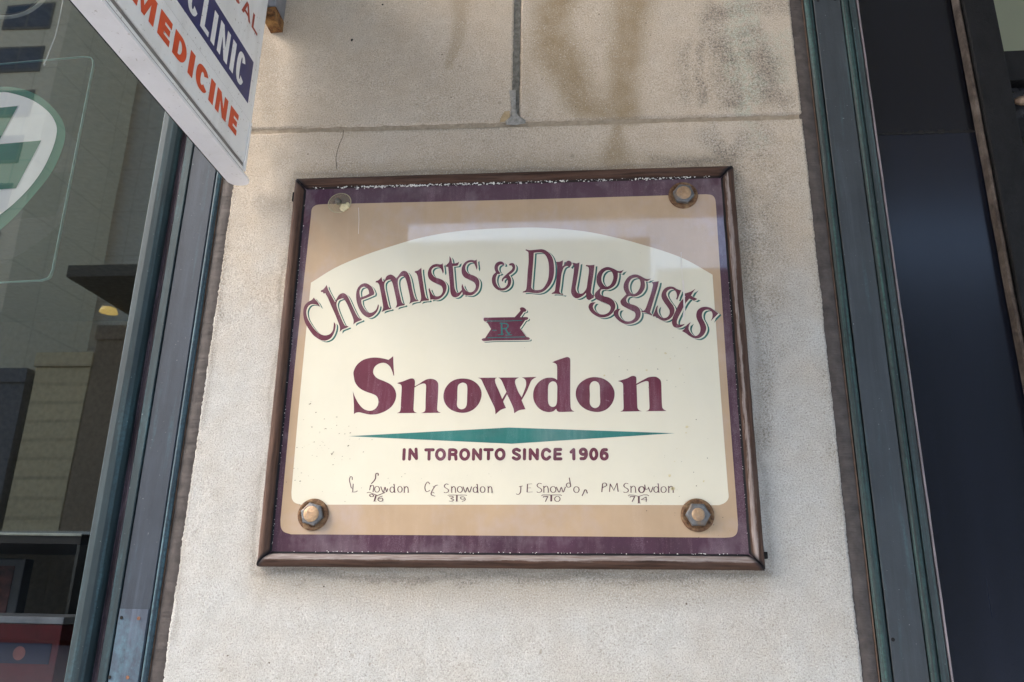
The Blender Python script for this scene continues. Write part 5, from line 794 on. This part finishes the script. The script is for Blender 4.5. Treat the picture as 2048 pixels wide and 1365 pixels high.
# ------------------------------------------------------------------ ground
def sheet(name, x0, x1, y0, y1, z, mat):
    o = mesh_obj(name, [(x0, y0, z), (x1, y0, z), (x1, y1, z), (x0, y1, z)], [(0, 1, 2, 3)], mat); o['kind'] = 'structure'; return o
M_CONC = plain("pavement_concrete", (.54, .53, .505), .9, 0, .12, 1.5)
sheet("ground", -900, 900, -900, 300, -.02, plain("ground_grey", (.22, .21, .19), .95))
o = box_part("pavement", (-60, 60, -5.5, .02, -.01, .13), M_CONC, None); o['kind'] = 'structure'
sheet("asphalt_lane", -120, 120, -30, -13.01, 0.0, plain("asphalt", (.11, .108, .105), .9, 0, .2, 2))
sheet("road", -120, 120, -13, -5.55, 0.0, plain("road_concrete", (.45, .44, .41), .9, 0, .2, 2))
o = box_part("far_pavement", (-120, 120, -60, -30, -.01, .13), M_CONC, None); o['kind'] = 'structure'

# ------------------------------------------------------------------ buildings over the street (seen mirrored in the glass)
def facade_mat(name, c, jx, jz_):
    t = NT(name); b = t.n("ShaderNodeTexBrick"); b.offset = 0; b.inputs['Scale'].default_value = 1; b.inputs['Brick Width'].default_value = jx; b.inputs['Row Height'].default_value = jz_
    b.inputs['Mortar Size'].default_value = .06; b.inputs['Color1'].default_value = (*c, 1); b.inputs['Color2'].default_value = (*[x*.93 for x in c], 1); b.inputs['Mortar'].default_value = (*[x*.74 for x in c], 1)
    sp = t.n("ShaderNodeSeparateXYZ"); cb = t.n("ShaderNodeCombineXYZ"); t.l(t.co(), sp.inputs[0])
    ad = t.mul(sp.outputs[0], sp.outputs[1], 'SUBTRACT'); ad.node.use_clamp = False; t.l(ad, cb.inputs[0]); t.l(sp.outputs[2], cb.inputs[1]); t.l(cb.outputs[0], b.inputs['Vector'])
    t.base(b.outputs['Color']); t.set(rough=.85); return t.m
M_WIN = plain("dark_window_glass", (.045, .06, .075), .12, 0, .4, .5); M_WFR = plain("window_surround", (.16, .145, .12), .7)
def building(name, label, x0, x1, yf, yb, h, mat, win=None):
    """yf: face turned to the shop (negative y); win = (columns, rows, first sill, storey, pane w, pane h, xstart, pitch)"""
    b = thing(name, label, "building")
    box_part("body", (x0, x1, yb, yf, .12, h), mat, b); box_part("parapet", (x0-.05, x1+.05, yb-.05, yf+.08, h+.01, h+.5), mat, b)
    if win:
        nc, nr, z0, dz, ww, wh, xs, dx = win; proto = None
        for r in range(nr):
            for c_ in range(nc):
                if proto is None:
                    bm = bmesh.new(); bx(bm, -.15, ww+.15, -.02, .07, -.18, wh+.15); proto = part("window", bm, M_WFR, b); o = proto
                    bm = bmesh.new(); bx(bm, 0, ww*.47, .0705, .09, 0, wh); bx(bm, ww*.53, ww, .0705, .09, 0, wh); pp = part("pane", bm, M_WIN, o)
                else:
                    o = proto.copy(); link(o, b); q = pp.copy(); link(q, o)
                o.location = (xs+dx*c_, yf, z0+dz*r)
    return b
M_BEIGE = facade_mat("beige_stone_panels", (.90, .77, .52), 4.0, 3.25)
building("stone_tower", "tall beige stone tower with window rows, mirrored in the left shop window", -47, -32.6, -38.0, -45.9, 62, M_BEIGE, (3, 13, 9.9, 3.22, 2.9, 1.55, -44.45, 3.85))
building("filler_block", "unseen low grey block added to fill the bright sky left of the tower", -130, -47.6, -38.0, -52, 21, facade_mat("filler_grey_panels", (.40, .39, .36), 3.0, 3.3))  # unseen block, added to cover bright sky beside the tower
building("slab_tower", "plain pale slab tower mirrored beside the window frame", -38, -15.4, -47.0, -60, 58, facade_mat("pale_stone_panels", (.68, .65, .54), 5.0, 3.4))
building("street_block", "flat roofed block below the bright sky band mirrored in the sign", -15.0, 3.4, -38.0, -52, 19.45, facade_mat("brown_brick", (.22, .15, .11), 1.2, .4), (6, 5, 4.0, 3.3, 1.7, 1.8, -13.6, 2.9))
building("corner_block", "lower block mirrored at the right end of the sky band in the sign", 3.8, 34, -38.0, -52, 17.6, facade_mat("tan_brick", (.30, .23, .16), 1.4, .45), (9, 4, 4.0, 3.4, 1.8, 1.9, 5.0, 3.2))
M_SHOPF = plain('dark_shopfront', (.012, .013, .014), .6, 0, .8, .8, spec=.1)
ov = building("beige_wing", "low beige wing mirrored in the lower part of the shop window", -18.3, -16.4, -22.9, -29, 8.65, facade_mat("warm_beige_panels", (.62, .50, .28), 9.0, .62))
ob = building("brown_wing", "brown annex with an overhanging dark roof slab and a yellow lamp", -16.35, -11.5, -22.9, -29, 9.6, plain("brown_render", (.22, .16, .10), .9, 0, .1, 1))
box_part("roof_slab", (-15.0, -8.5, -24.2, -19.0, 10.24, 10.6), plain("dark_roof_slab", (.075, .066, .048), .8), ob)
bm = bmesh.new(); bmesh.ops.create_cone(bm, cap_ends=True, segments=20, radius1=.28, radius2=.22, depth=.14, matrix=Matrix.Translation((-15.257, -21.59, 10.16)))
tl = NT("yellow_lamp"); tl.base((.8, .6, .2)); tl.b.inputs['Emission Color'].default_value = (1, .72, .22, 1); tl.b.inputs['Emission Strength'].default_value = .55
part("downlight", bm, tl.m, ob)
for b_, x0_, x1_ in ((ov, -18.32, -16.39), (ob, -16.36, -11.48)):
    box_part("ground_floor_shopfront", (x0_, x1_, -22.88, -22.80, .13, 3.22), M_SHOPF, b_)
    box_part("pale_ledge", (x0_, x1_, -22.88, -22.70, 3.225, 3.32), plain("pale_ledge", (.6, .6, .5)), b_)
dw = building("dark_wing", "dark grey wing mirrored at the left picture edge", -26, -18.6, -22.9, -29, 8.1, plain("dark_grey_cladding", (.075, .08, .09), .6, 0, .1, 1))

box_part("ground_floor_shopfront", (-26.02, -18.58, -22.88, -22.80, .13, 3.22), M_SHOPF, dw)
